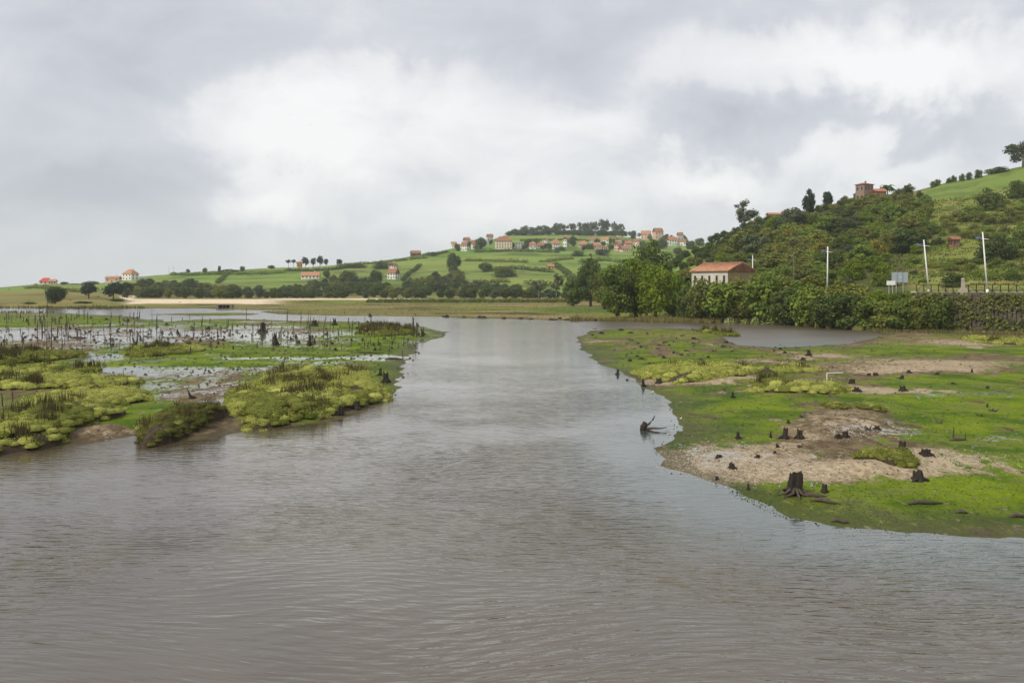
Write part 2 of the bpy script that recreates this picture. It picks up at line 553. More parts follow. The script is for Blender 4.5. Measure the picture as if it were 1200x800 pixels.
M['frame'] = plain('frame', (0.22, 0.15, 0.10), 0.7, 0.15, 4.0)
M['shutter'] = plain('shutter', (0.10, 0.14, 0.10), 0.7, 0.15, 4.0)
M['concrete'] = plain('concrete', (0.42, 0.39, 0.34), 0.9, 0.25, 1.5, bump=0.3)
M['lamp_white'] = plain('lamp_white', (0.78, 0.77, 0.73), 0.5, 0.06, 2.0)
M['lamp_blue'] = plain('lamp_blue', (0.20, 0.30, 0.52), 0.4, 0.06, 2.0)
M['zinc'] = plain('zinc', (0.40, 0.45, 0.48), 0.45, 0.08, 1.0, metal=0.35)
M['zinc_dark'] = plain('zinc_dark', (0.26, 0.30, 0.34), 0.5, 0.08, 1.0, metal=0.3)
M['fence_wood'] = plain('fence_wood', (0.055, 0.040, 0.028), 0.85, 0.25, 4.0)
M['stone'] = plain('stone', (0.105, 0.088, 0.062), 0.95, 0.6, 0.9, bump=0.6)
M['pale_stone'] = plain('pale_stone', (0.40, 0.36, 0.29), 0.95, 0.35, 2.0, bump=0.5)
M['rock'] = plain('rock', (0.20, 0.17, 0.13), 0.95, 0.5, 1.6, bump=0.5)
M['asphalt'] = plain('asphalt', (0.055, 0.054, 0.052), 0.9, 0.15, 3.0)
M['shell'] = plain('shell', (0.46, 0.42, 0.34), 0.8, 0.4, 8.0)
M['weed'] = leafy('weed', (0.018, 0.035, 0.006), (0.10, 0.16, 0.014), 0.1, 0.1)
M['clod'] = plain('clod', (0.040, 0.036, 0.020), 0.9, 0.6, 6.0, bump=0.5)
M['gull_white'] = plain('gull_white', (0.72, 0.72, 0.70), 0.8, 0.05, 20)
M['gull_grey'] = plain('gull_grey', (0.16, 0.17, 0.19), 0.8, 0.05, 20)
M['wire'] = plain('wire', (0.16, 0.15, 0.14), 0.8, 0.2, 2.0)


# ground: masks come with the mesh, grain and edges from noise in the material
def ground_material():
    m = bpy.data.materials.new('ground_cover')
    t = NT(m)
    g = t.n('ShaderNodeNewGeometry').outputs['Position']
    m1 = t.n('ShaderNodeSeparateColor', i={0: t.n('ShaderNodeAttribute', attribute_name='marsh').outputs['Color']})
    land = t.n('ShaderNodeAttribute', attribute_name='land').outputs['Color']
    m2 = t.n('ShaderNodeSeparateColor', i={0: t.n('ShaderNodeAttribute', attribute_name='cover').outputs['Color']})
    algae, wet, tan = m1.outputs[0], m1.outputs[1], m1.outputs[2]
    hillm, olive = m2.outputs[0], m2.outputs[1]
    st = t.n('ShaderNodeMapping', i={0: g, 3: (1.0, 0.55, 1.0)}).outputs[0]
    nA = t.noise(st, 1.1, 7.0, 0.68)
    nB = t.noise(st, 4.5, 5.0, 0.7)
    nC = t.noise(g, 0.22, 4.0, 0.6)
    nD = t.noise(st, 11.0, 3.0, 0.65)
    nE = t.noise(st, 2.4, 5.0, 0.7, 0.4)
    nF = t.noise(st, 0.45, 4.0, 0.6, 0.6)
    jit = t.math('ADD', t.math('ADD', t.math('MULTIPLY', t.math('SUBTRACT', nA, 0.5), 1.5), t.math('MULTIPLY', t.math('SUBTRACT', nB, 0.5), 0.9)), t.math('MULTIPLY', t.math('SUBTRACT', nF, 0.5), 0.9))
    jit2 = t.math('ADD', t.math('ADD', t.math('MULTIPLY', t.math('SUBTRACT', nE, 0.5), 1.5), t.math('MULTIPLY', t.math('SUBTRACT', nD, 0.5), 0.8)), t.math('MULTIPLY', t.math('SUBTRACT', nF, 0.5), 1.0))

    def grain(amount, n):
        return t.math('MULTIPLY_ADD', t.math('SUBTRACT', n, 0.5), amount, 1.0)

    def scaled(c, f):
        nd = t.n('ShaderNodeVectorMath', operation='SCALE', i={0: c})
        t.link(f, nd.inputs['Scale'])
        return nd.outputs[0]
    mud = t.mix(t.smooth(nA, 0.35, 0.65), (0.090, 0.064, 0.038, 1), (0.19, 0.145, 0.088, 1))
    mud = scaled(mud, grain(0.9, nB))
    tanc = t.mix(t.smooth(nB, 0.38, 0.62), (0.24, 0.185, 0.115, 1), (0.40, 0.325, 0.225, 1))
    tanc = t.mix(t.smooth(nD, 0.60, 0.80), tanc, (0.13, 0.10, 0.065, 1))
    tanc = scaled(tanc, grain(0.9, nA))
    al = t.mix(t.smooth(nC, 0.36, 0.62), (0.056, 0.104, 0.010, 1), (0.150, 0.205, 0.012, 1))
    al = t.mix(t.smooth(jit2, 0.02, 0.40), al, (0.055, 0.080, 0.014, 1))
    al = t.mix(t.smooth(t.noise(g, 0.11, 5.0, 0.65), 0.50, 0.68), al, (0.115, 0.135, 0.040, 1))
    al = t.mix(t.math('MULTIPLY', t.smooth(nE, 0.56, 0.66), 0.7), al, (0.24, 0.20, 0.10, 1))
    al = scaled(al, grain(1.1, nB))
    al = scaled(al, grain(0.9, nD))
    ol = t.mix(t.smooth(nA, 0.35, 0.65), (0.105, 0.100, 0.030, 1), (0.20, 0.20, 0.045, 1))
    ol = scaled(ol, grain(1.2, nB))
    fa = t.smooth(t.math('ADD', algae, t.math('MULTIPLY', jit, 1.2)), 0.38, 0.58)
    ft = t.smooth(t.math('ADD', tan, t.math('MULTIPLY', jit2, 0.6)), 0.42, 0.62)
    fo = t.smooth(t.math('ADD', olive, t.math('MULTIPLY', jit, 0.6)), 0.40, 0.62)
    fw = t.smooth(t.math('ADD', wet, t.math('MULTIPLY', jit2, 1.1)), 0.46, 0.58)
    c = t.mix(ft, mud, tanc)
    c = t.mix(fo, c, ol)
    c = t.mix(fa, c, al)
    wetc = t.mix(0.35, c, (0.10, 0.095, 0.085, 1))
    c = t.mix(fw, c, wetc)
    lg = scaled(land, grain(0.55, t.noise(g, 0.35, 6.0, 0.7)))
    lg = scaled(lg, grain(0.35, t.noise(g, 1.6, 3.0, 0.7)))
    c = t.mix(hillm, c, lg)
    damp = t.smooth(t.n('ShaderNodeSeparateXYZ', i={0: g}).outputs[2], 0.22, 0.02)
    damp = t.math('MULTIPLY', damp, t.math('SUBTRACT', 1.0, hillm))
    c = t.mix(t.math('MULTIPLY', damp, 0.35), c, t.mix(1.0, c, (0.45, 0.42, 0.40, 1), 'MULTIPLY'))
    edge = t.smooth(t.math('ADD', t.n('ShaderNodeSeparateXYZ', i={0: g}).outputs[2], t.math('MULTIPLY', jit2, 0.16)), 0.055, 0.02)
    edge = t.math('MULTIPLY', edge, t.math('SUBTRACT', 1.0, hillm))
    c = t.mix(t.math('MULTIPLY', edge, 0.6), c, (0.060, 0.055, 0.028, 1))
    dry = t.math('SUBTRACT', 0.95, t.math('MULTIPLY', damp, 0.35))
    rough = t.math('ADD', t.math('MULTIPLY', fw, 0.09), t.math('MULTIPLY', t.math('SUBTRACT', 1.0, fw), dry))
    bp = t.n('ShaderNodeBump', i={'Strength': t.math('MULTIPLY', t.math('SUBTRACT', 1.0, t.math('MULTIPLY', fw, 0.93)), 0.8), 'Distance': 0.10,
                                  'Height': t.math('ADD', t.math('MULTIPLY', nB, 0.6), t.math('MULTIPLY', nA, 1.0))})
    b = t.n('ShaderNodeBsdfPrincipled', i={'Base Color': c, 'Roughness': rough, 'Normal': bp.outputs[0],
                                           'Specular IOR Level': t.math('MULTIPLY_ADD', fw, 0.9, 0.04)})
    t.n('ShaderNodeOutputMaterial', i={0: b.outputs[0]})
    return m


def water_material():
    m = bpy.data.materials.new('estuary_water')
    t = NT(m)
    g = t.n('ShaderNodeNewGeometry').outputs['Position']
    # swept coordinates: crests bend with a slow noise
    wv = t.noise(g, 0.045, 2.0, 0.5, 0.0, out=1)
    gw = t.vmath('ADD', g, t.vmath('MULTIPLY', t.vmath('SUBTRACT', wv, (0.5, 0.5, 0.5)), (9.0, 9.0, 0.0)))
    rp = t.n('ShaderNodeMapping', i={0: gw, 2: (0, 0, R(-14)), 3: (0.30, 1.9, 1.0)}).outputs[0]
    n1 = t.noise(rp, 2.5, 2.5, 0.5, 0.25)
    rp2 = t.n('ShaderNodeMapping', i={0: gw, 2: (0, 0, R(10)), 3: (0.8, 2.4, 1.0)}).outputs[0]
    n2 = t.noise(rp2, 3.2, 3.0, 0.6, 0.2)
    n3 = t.noise(t.n('ShaderNodeMapping', i={0: g, 3: (0.25, 0.6, 1)}).outputs[0], 0.35, 3.0, 0.5)
    wave = t.n('ShaderNodeTexWave', wave_type='BANDS', bands_direction='Y', wave_profile='SIN',
               i={'Vector': t.n('ShaderNodeMapping', i={0: gw, 2: (0, 0, R(-20)), 3: (1, 1, 1)}).outputs[0], 'Scale': 0.62, 'Distortion': 5.0, 'Detail': 2.0, 'Detail Scale': 0.7})
    patch = t.smooth(t.noise(g, 0.045, 4.0, 0.6), 0.40, 0.60, 0.35, 1.2)
    h = t.math('ADD', t.math('MULTIPLY', n1, 0.092), t.math('MULTIPLY', n2, 0.020))
    h = t.math('ADD', h, t.math('MULTIPLY', wave.outputs['Fac'], 0.012))
    h = t.math('ADD', t.math('MULTIPLY', h, patch), t.math('MULTIPLY', n3, 0.10))
    h = t.math('MULTIPLY', h, t.smooth(t.n('ShaderNodeSeparateXYZ', i={0: g}).outputs[1], 24.0, 110.0, 1.0, 0.16))
    bp = t.n('ShaderNodeBump', i={'Strength': 0.62, 'Distance': 1.0, 'Height': t.math('MULTIPLY', h, t.math('SUBTRACT', 1.0, t.math('MULTIPLY', t.n('ShaderNodeAttribute', attribute_name='shallow').outputs['Fac'], 0.6)))})
    sh = t.n('ShaderNodeAttribute', attribute_name='shallow').outputs['Fac']
    silt = t.smooth(t.noise(g, 0.07, 4.0, 0.55, 0.5), 0.35, 0.68)
    c = t.mix(silt, (0.062, 0.046, 0.027, 1), (0.096, 0.074, 0.047, 1))
    c = t.mix(sh, c, (0.060, 0.075, 0.066, 1))
    # the breeze ruffles the open reach up-river; the water by the bridge lies calmer
    ruff = t.smooth(t.n('ShaderNodeSeparateXYZ', i={0: g}).outputs[1], 25.0, 150.0, 0.04, 0.15)
    ruff = t.math('ADD', ruff, t.math('MULTIPLY', t.n('ShaderNodeAttribute', attribute_name='ruffled').outputs['Fac'], 0.20))
    b = t.n('ShaderNodeBsdfPrincipled', i={'Base Color': c, 'Roughness': ruff, 'IOR': 1.68, 'Specular IOR Level': 0.62, 'Normal': bp.outputs[0]})
    t.n('ShaderNodeOutputMaterial', i={0: b.outputs[0]})
    return m


M['ground'] = ground_material()
M['water'] = water_material()

# ------------------------------------------------------------------ the ground: one sheet from the near water to beyond the hills
cu = np.concatenate([np.arange(-900, -6, 12.0), np.arange(-6, 1206, 2.0), np.arange(1206, 1900, 12.0)])
rd = []
d = 13.0
while d < 2500:
    rd.append(d)
    d += min(max(d * d / 8312 * 1.4, 0.05), 4.0 if d < 620 else (7.0 if d < 1350 else 40.0))
rd = np.array(rd)
UU, DD = np.meshgrid(cu, rd)
GX = (UU - 600) / F * DD
GY = DD
gx, gy = GX.ravel(), GY.ravel()
gz = ground_z(gx, gy)
nu, nr = len(cu), len(rd)
ii = (np.arange(nr - 1)[:, None] * nu + np.arange(nu - 1)[None, :]).ravel()
GQ = np.stack([ii, ii + 1, ii + 1 + nu, ii + nu], 1)
ground_me = np_mesh('ground', np.stack([gx, gy, gz], 1), GQ, M['ground'], True)

u = UU.ravel()
v = HZ + F * CH / gy                       # level-plane row, used to lay out the patches of the flats
vis = HZ + (CH - gz) * F / gy
wu = u + 26 * fbm(gx, gy, 7, 3, 21) * np.clip(60 / gy, .25, 1.2)
wv = v + 16 * fbm(gx, gy, 7, 3, 22) * np.clip(60 / gy, .12, 1.2)


def blob(cu_, cv_, ru, rv, soft=0.85):
    r = np.sqrt(((wu - cu_) / ru) ** 2 + ((wv - cv_) / rv) ** 2)
    return .8 * (1 - sstep(r, 1 - soft, 1 + soft))


left = (u < 560) & (gy < 300) & (poly_sd(gx, gy, LB) > -6)
algae = np.where(left, 0.60, 0.54) + fbm(gx, gy, 10, 4, 31) * 0.75
wet = np.where(left, 0.26, 0.13) + fbm(gx, gy, 7, 4, 32) * np.where(left, 0.9, 0.35)
tan = np.where(left, 0.10, 0.22) + fbm(gx, gy, 8, 3, 33) * 0.4
olive = 0.05 + fbm(gx, gy, 14, 3, 34) * 0.5
for a in [(350, 417, 190, 9, .55), (330, 436, 150, 9, .40), (150, 431, 150, 8, .45), (185, 455, 40, 9, .4), (150, 485, 38, 26, .7), (60, 381, 150, 6, .30),
          (445, 398, 60, 10, .55), (468, 440, 22, 38, .8), (515, 390, 34, 7, .8), (110, 420, 60, 5, .2), (300, 384, 160, 4, .2),
          (60, 396, 130, 12, -.5), (250, 394, 130, 12, -.35), (190, 442, 120, 7, -.45), (250, 466, 55, 18, -.5), (130, 508, 70, 8, -.4), (330, 497, 110, 7, -.4),
          (400, 470, 60, 16, -.3), (30, 455, 110, 10, -.5), (40, 430, 70, 14, -.3), (200, 508, 100, 6, -.5),
          (820, 485, 75, 45, .55), (900, 492, 55, 18, .4), (1110, 482, 130, 22, .55), (1190, 530, 90, 24, .7), (1060, 590, 280, 20, .9), (895, 585, 60, 14, .8), (1400, 600, 300, 60, .4),
          (910, 424, 170, 7, .35), (1090, 412, 140, 5, .30), (740, 428, 40, 10, .2), (1120, 452, 120, 8, .45), (760, 394, 70, 6, .15),
          (835, 540, 80, 22, -.55), (905, 556, 65, 14, -.5), (1130, 550, 120, 15, -.6), (985, 500, 62, 20, -.75), (1010, 552, 70, 14, -.7), (1070, 430, 150, 8, -.4), (960, 420, 60, 4, -.3), (1160, 402, 160, 6, -.4),
          (1040, 462, 80, 5, -.5), (790, 448, 90, 7, -.6), (935, 462, 70, 6, -.5), (720, 402, 60, 8, -.15)]:
    algae = algae + a[4] * blob(*a[:4])
for a in [(60, 398, 120, 10, .55), (250, 394, 130, 12, .42), (335, 400, 60, 8, .40), (190, 442, 120, 6, .50), (210, 425, 90, 3, .25), (250, 462, 50, 16, .45), (95, 421, 60, 4, .45), (275, 484, 26, 7, .5),
          (390, 423, 110, 1.6, 1.0), (320, 421, 60, 1.4, .8), (450, 420, 40, 2.2, 1.0), (170, 470, 30, 18, .35), (20, 470, 40, 8, .2), (350, 418, 150, 6, -.25), (465, 440, 25, 35, -.3), (150, 490, 30, 16, -.2),
          (1010, 513, 75, 6, .50), (1030, 500, 30, 4, .35), (1060, 466, 90, 2.5, .4), (900, 536, 90, 14, .30), (830, 538, 60, 14, .25), (1175, 466, 50, 4, .35), (1170, 515, 40, 2.5, .4), (950, 565, 50, 6, .2), (1120, 545, 70, 6, .15)]:
    wet = wet + a[4] * blob(*a[:4])
for a in [(125, 508, 75, 9, .35), (330, 498, 110, 6, .25), (445, 466, 18, 12, .6), (40, 452, 110, 6, .3), (210, 509, 100, 6, .2), (480, 398, 30, 6, .4), (250, 480, 40, 10, .2),
          (835, 540, 85, 24, .75), (905, 556, 65, 14, .6), (1130, 550, 125, 16, .7), (985, 500, 65, 20, .40), (1010, 552, 75, 14, .35), (1080, 430, 150, 8, .55), (960, 418, 60, 4, .4), (1170, 404, 150, 6, .45),
          (1040, 462, 80, 5, .5), (790, 449, 90, 6, .45), (935, 462, 70, 6, .4), (690, 400, 20, 10, .4), (740, 378, 260, 1.6, .8), (900, 381, 80, 2, .7)]:
    tan = tan + a[4] * blob(*a[:4])
for a in [(760, 391, 110, 6, .55), (810, 401, 130, 8, .45), (1060, 398, 120, 5, .5), (1000, 410, 90, 5, .3), (985, 500, 50, 14, .25), (430, 392, 70, 9, .35), (30, 420, 60, 10, .4), (90, 375, 140, 5, .25), (1250, 400, 120, 6, .5)]:
    olive = olive + a[4] * blob(*a[:4])
bare = sstep(fbm(gx, gy * .7, 4.5, 4, 35), .06, .20)
algae = algae - np.where(left, .25, .45) * bare
tan = tan + .22 * bare * (~left)
wet = wet - .03 * left
sr_ = poly_sd(gx, gy, RF)
far = (gy > 205) & (sr_ > 0)
hillm = np.where(far, sstep(sr_ + 3 * fbm(gx, gy, 8, 3, 40), 2.0, 9.0), 0.0)
edr = np.interp(u, EMB_U, EMB_D)
hillm = np.where((u > 905) & (gy > edr + 0.5), 1.0, hillm)
hillm = np.where((gz > 1.6) & (gy > 130), 1.0, hillm)


def mixc(base, c, f):
    return base * (1 - f[:, None]) + np.array(c)[None, :] * f[:, None]


nb1 = fbm(gx, gy, 60, 4, 50)
nb2 = fbm(gx, gy, 18, 4, 51)
nb3 = fbm(gx, gy, 130, 3, 52)
land = np.tile(np.array([0.135, 0.215, 0.040]), (len(gx), 1))
land = mixc(land, (0.085, 0.150, 0.030), sstep(nb1, -0.05, 0.15))
land = mixc(land, (0.170, 0.205, 0.055), sstep(nb3, 0.0, 0.2) * .7)
land = mixc(land, (0.100, 0.095, 0.038), sstep(nb2 + nb1, 0.14, 0.28) * .7)
strip = fbm(gx * .25 + gy * .1, gy, 26, 3, 58)
land = mixc(land, (0.215, 0.260, 0.060), sstep(strip, 0.02, 0.10) * .6)
land = mixc(land, (0.060, 0.100, 0.026), sstep(fbm(gx * .2 - gy * .05, gy, 17, 3, 59), 0.13, 0.20) * .8)
# the level meadow behind the far bank: olive sward with rusty and green bands
flatm = sstep(gz, 2.6, 1.4) * (u < 960)
mead = np.tile(np.array([0.165, 0.150, 0.050]), (len(gx), 1))
mead = mixc(mead, (0.150, 0.195, 0.030), sstep(fbm(gx * .35, gy * 1.1, 14, 4, 53), 0.0, 0.12))
mead = mixc(mead, (0.235, 0.180, 0.085), sstep(fbm(gx * .4, gy * 1.2, 16, 4, 54), 0.02, 0.12))
mead = mixc(mead, (0.060, 0.062, 0.022), sstep(fbm(gx * .3, gy, 9, 4, 55), 0.10, 0.18))
band = lambda a, b, s=1.0: sstep(v + 1.2 * nb2, a - s, a + s) * (1 - sstep(v + 1.2 * nb2, b - s, b + s))
mead = mixc(mead, (0.205, 0.140, 0.065), band(354.5, 358.5) * sstep(u, 560, 620) * .75)
mead = mixc(mead, (0.075, 0.130, 0.020), band(361, 367.5) * sstep(u, 600, 660) * .8)
land = mixc(land, (0, 0, 0), flatm) + mead * flatm[:, None]
# dunes and beach
dune = sstep(u, 175, 130) * sstep(gy, 640, 540)
land = mixc(land, (0.215, 0.180, 0.065), dune * .9)
land = mixc(land, (0.150, 0.165, 0.045), dune * sstep(nb2, -0.02, 0.12))
land = mixc(land, (0.125, 0.090, 0.042), dune * sstep(fbm(gx, gy, 30, 3, 56), 0.05, 0.16) * .8)
beach = sstep(u + 14 * nb2, 138, 158) * sstep(u, 345, 305) * sstep(gy + 60 * nb2, 372, 385) * sstep(gy, 480, 455)
beach = np.maximum(beach, sstep(u, 300, 330) * sstep(u, 520, 440) * sstep(gy + 40 * nb2, 440, 450) * sstep(gy, 505, 490) * .9)
beach = np.maximum(beach, sstep(u + 2 * nb2, 139, 143) * sstep(u, 163, 152) * sstep(gy, 450, 460) * sstep(gy, 590, 570))
land = mixc(land, (0.62, 0.52, 0.37), beach)
# the near hill: rough green pasture with olive scrub
rh = sstep(u, 800, 880) * sstep(gy, 560, 500) * (1 - flatm)
land = mixc(land, (0.165, 0.190, 0.040), rh)
land = mixc(land, (0.235, 0.220, 0.070), rh * sstep(nb2, 0.0, 0.16))
land = mixc(land, (0.090, 0.110, 0.026), rh * sstep(fbm(gx, gy, 14, 4, 57), 0.07, 0.20))
top = rh * sstep(u, 1070, 1100) * sstep(vis + 3 * nb2, 240, 233) * sstep(u * 0.16 + vis, 414, 409)
land = mixc(land, (0.150, 0.205, 0.045), top)
land = mixc(land, (0.105, 0.150, 0.034), top * sstep(fbm(gx, gy, 11, 4, 61), 0.0, 0.14))
forest = rh * sstep(u, 1085, 1050)
land = mixc(land, (0.045, 0.050, 0.018), forest * .8)
# thin furrows of grazing across the far slopes
set_col(ground_me, 'marsh', np.clip(np.stack([algae, wet, tan], 1), -1, 2))
set_col(ground_me, 'cover', np.stack([hillm, olive, 0 * olive], 1))
set_col(ground_me, 'land', np.clip(land, 0, 1))
tag(link('ground', ground_me), kind='structure')

# ------------------------------------------------------------------ water: one sheet to the horizon
wu_ = np.concatenate([[-4000, -1500], np.arange(-400, 1640, 10.0), [2500, 5000]])
wd_ = np.concatenate([[-900, -60, 2.0, 8.0], 8312 / np.arange(640, 20, -6.0), [600, 1500, 5000]])
WUU, WDD = np.meshgrid(wu_, wd_)
WX = np.where(WDD > 8, (WUU - 600) / F * np.maximum(WDD, 8), (WUU - 600) / F * 60)
wn, wm = len(wu_), len(wd_)
wi = (np.arange(wm - 1)[:, None] * wn + np.arange(wn - 1)[None, :]).ravel()
water_me = np_mesh('water', np.stack([WX.ravel(), WDD.ravel(), 0 * WX.ravel()], 1), np.stack([wi, wi + 1, wi + 1 + wn, wi + wn], 1), M['water'], True)
sw = poly_sd(WX.ravel(), WDD.ravel(), RF)
shal = sstep(-sw + 3 * fbm(WX.ravel(), WDD.ravel(), 8, 3, 60), 9.0, 1.0) * (WDD.ravel() < 120) * sstep(WX.ravel() / np.maximum(WDD.ravel(), 5), -0.02, 0.14)
set_col(water_me, 'shallow', np.stack([shal, shal, shal], 1))
qx, qy = WX.ravel(), WDD.ravel()
rf = sstep(qx / np.maximum(qy, 5), .055, .10) * sstep(qy, 105, 118)      # the backwater behind the islet lies open to the wind
set_col(water_me, 'ruffled', np.stack([rf, rf, rf], 1))
tag(link('water', water_me), kind='structure')


# ------------------------------------------------------------------ plants
def leaf_quads(C_, N_, S_, rnd, aspect=1.0):
    """leaf-sized quads at centres C_, facing N_, of half size S_"""
    n = len(C_)
    N_ = N_ / (np.linalg.norm(N_, axis=1, keepdims=True) + 1e-9)
    r = rnd.normal(size=(n, 3))
    A = np.cross(N_, r)
    A /= np.linalg.norm(A, axis=1, keepdims=True) + 1e-9
    B = np.cross(N_, A)
    s = S_[:, None]
    k = rnd.uniform(0.55, 1.1, (4, n, 1))
    V = np.stack([C_ + A * s * aspect * k[0], C_ + B * s * k[1], C_ - A * s * aspect * k[2], C_ - B * s * k[3]], 1).reshape(-1, 3)
    Q = np.arange(4 * n).reshape(n, 4)
    return V, Q


def leaf_mesh(name, V, Q, shade, mat):
    me = np_mesh(name, V, Q, mat)
    a = me.attributes.new('shade', 'FLOAT', 'POINT')
    a.data.foreach_set('value', np.repeat(shade, 4).astype(np.float32))
    return me


def crown_mesh(name, mat, seed, nc, nl, leaf, centres=None, zlo=0.18, cr=(0.15, 0.24), shape='round', fill=0.35):
    rnd = np.random.default_rng(seed)
    if centres is None:
        cs = []
        while len(cs) < nc:
            p = rnd.uniform(-1, 1, 3)
            r = np.linalg.norm(p)
            if r > 1 or r < 0.30:
                continue
            if shape == 'round':
                q = np.array([p[0] * .36, p[1] * .36, zlo + (1 - zlo) * .5 * (1 + p[2] * .80)])
            elif shape == 'cone':
                z = rnd.uniform(0, 1)
                an = rnd.uniform(0, 6.283)
                rr = .40 * (1 - z) ** .75 * rnd.uniform(.5, 1)
                q = np.array([math.cos(an) * rr, math.sin(an) * rr, zlo + (1 - zlo) * (0.06 + .88 * z)])
            elif shape == 'oval':
                q = np.array([p[0] * .33, p[1] * .33, zlo + (1 - zlo) * .5 * (1 + p[2] * .88)])
            elif shape == 'bush':
                if p[2] < -.25:
                    continue
                q = np.array([p[0] * .38, p[1] * .38, max(.04, .12 + .66 * p[2])])
            else:   # flat, umbrella
                q = np.array([p[0] * .40, p[1] * .40, 0.80 + .16 * p[2] * (1 - .4 * (p[0] ** 2 + p[1] ** 2))])
            cs.append(q)
        centres = np.array(cs)
    cs = np.array(centres)
    nc = len(cs)
    rad = rnd.uniform(cr[0], cr[1], nc)
    if shape == 'cone':
        rad *= (1.15 - cs[:, 2] * .8)
    ci = np.repeat(np.arange(nc), nl)
    dirs = rnd.normal(size=(nc * nl, 3))
    dirs[:, 2] += 0.25
    dirs /= np.linalg.norm(dirs, axis=1, keepdims=True)
    rr = rad[ci] * np.where(rnd.random(len(ci)) < fill, rnd.uniform(.3, .9, len(ci)), rnd.uniform(.85, 1.12, len(ci)))
    P = cs[ci] + dirs * rr[:, None] * np.array([1, 1, .85])
    N_ = dirs + rnd.normal(size=dirs.shape) * .38
    S = leaf * rnd.uniform(.6, 1.25, len(ci))
    ct = rnd.uniform(-.22, .22, nc)
    shade = np.clip(.42 + ct[ci] + rnd.normal(size=len(ci)) * .16, 0, 1)
    V, Q = leaf_quads(P, N_, S, rnd)
    return leaf_mesh(name, V, Q, shade, mat), cs


def trunk_mesh(name, mat, seed, cs, r=0.035, htop=0.55, limbs=6, sides=6):
    rnd = random.Random(seed)
    mb = MB()
    bx, by = rnd.uniform(-.03, .03), rnd.uniform(-.03, .03)
    mb.tube([(0, 0, -.04), (bx * .3, by * .3, htop * .4), (bx, by, htop * .8), (bx * 1.4, by * 1.4, htop * 1.15)], [r * 1.35, r, r * .75, r * .35], sides)
    order = list(range(len(cs)))
    rnd.shuffle(order)
    for i in order[:limbs]:
        c = cs[i]
        z0 = htop * rnd.uniform(.45, 1.0)
        mb.tube([(bx * .8, by * .8, z0), ((c[0] + bx) * .5, (c[1] + by) * .5, (z0 + c[2]) * .5 + .03), (c[0], c[1], c[2])], [r * .5, r * .33, r * .14], 5)
    return mb.mesh(name, mat, True)


KINDS = {}


def kind(key, mat, seeds, nc, nl, leaf, bark='bark', r=.035, htop=.5, limbs=6, **kw):
    L = []
    for s in seeds:
        cm, cs = crown_mesh('crown', M[mat], s, nc, nl, leaf, **kw)
        tm = trunk_mesh('trunk', M[bark], s + 7, cs, r, htop, limbs)
        L.append((cm, tm))
    KINDS[key] = L


kind('dark', 'leaf_dark', (1, 2, 3), 40, 95, .038, zlo=.0, cr=(.12, .21))
kind('mid', 'leaf_mid', (4, 5, 6), 40, 95, .038, zlo=.0, cr=(.12, .21))
kind('olive', 'leaf_olive', (7, 8, 9), 40, 95, .036, zlo=.0, cr=(.12, .21))
kind('autumn', 'leaf_autumn', (10, 11), 40, 95, .034, zlo=.0, cr=(.12, .21))
kind('grey', 'leaf_grey', (12, 13, 14), 36, 85, .040, zlo=.0, cr=(.12, .21))
kind('bright', 'leaf_bright', (15, 16, 17), 60, 130, .026, zlo=.0, cr=(.11, .18))
kind('broad', 'leaf_mid', (18, 19), 60, 130, .026, zlo=.0, cr=(.11, .18))
kind('broad_dark', 'leaf_dark', (20, 21), 60, 120, .028, zlo=.02, cr=(.11, .18))
kind('airy', 'leaf_grey', (22, 23, 24), 15, 52, .034, bark='pale_bark', r=.022, htop=.72, limbs=12, zlo=.36, cr=(.09, .15), fill=.5)
kind('gum', 'leaf_grey', (25, 26, 27), 22, 56, .034, bark='pale_bark', r=.022, htop=.8, limbs=12, zlo=.30, cr=(.09, .15), fill=.5)
kind('lone', 'leaf_grey', (36, 37), 34, 64, .028, bark='pale_bark', r=.022, htop=.7, limbs=14, zlo=.12, cr=(.08, .14), fill=.5)
kind('umbrella', 'needle', (28, 29), 14, 70, .048, r=.026, htop=.72, limbs=9, shape='flat', cr=(.12, .18))
kind('pine', 'needle', (30, 31), 26, 70, .050, zlo=.28, r=.03)
kind('cone', 'needle', (32, 33), 40, 60, .046, zlo=.05, shape='oval', cr=(.12, .18))
kind('oval', 'leaf_dark', (34,), 44, 80, .040, zlo=.03, shape='oval', cr=(.12, .18))
kind('bush_dark', 'leaf_dark', (40, 41, 42), 30, 95, .038, r=.02, htop=.3, limbs=4, shape='bush', cr=(.15, .23))
kind('bush_mid', 'leaf_mid', (43, 44, 45), 30, 95, .038, r=.02, htop=.3, limbs=4, shape='bush', cr=(.15, .23))
kind('bush_olive', 'leaf_olive', (46, 47), 30, 95, .038, r=.02, htop=.3, limbs=4, shape='bush', cr=(.15, .23))
kind('bush_bright', 'leaf_bright', (48, 49), 32, 100, .034, r=.02, htop=.3, limbs=4, shape='bush', cr=(.14, .21))
kind('bush_autumn', 'leaf_autumn', (50, 51), 30, 95, .036, r=.02, htop=.3, limbs=4, shape='bush', cr=(.14, .21))
rt = random.Random(77)


def tree(name, label, cat, key, loc, width, height, group=None, rz=None, var=None):
    if key.startswith('bush'):
        height *= 1.22
    L = KINDS[key]
    cm, tm = L[rt.randrange(len(L)) if var is None else var % len(L)]
    e = empty(name, loc, rt.uniform(0, 6.28) if rz is None else rz, (width, width * rt.uniform(.9, 1.1), height))
    tag(e, label, cat, group)
    link('trunk', tm, e)
    link('crown', cm, e)
    return e


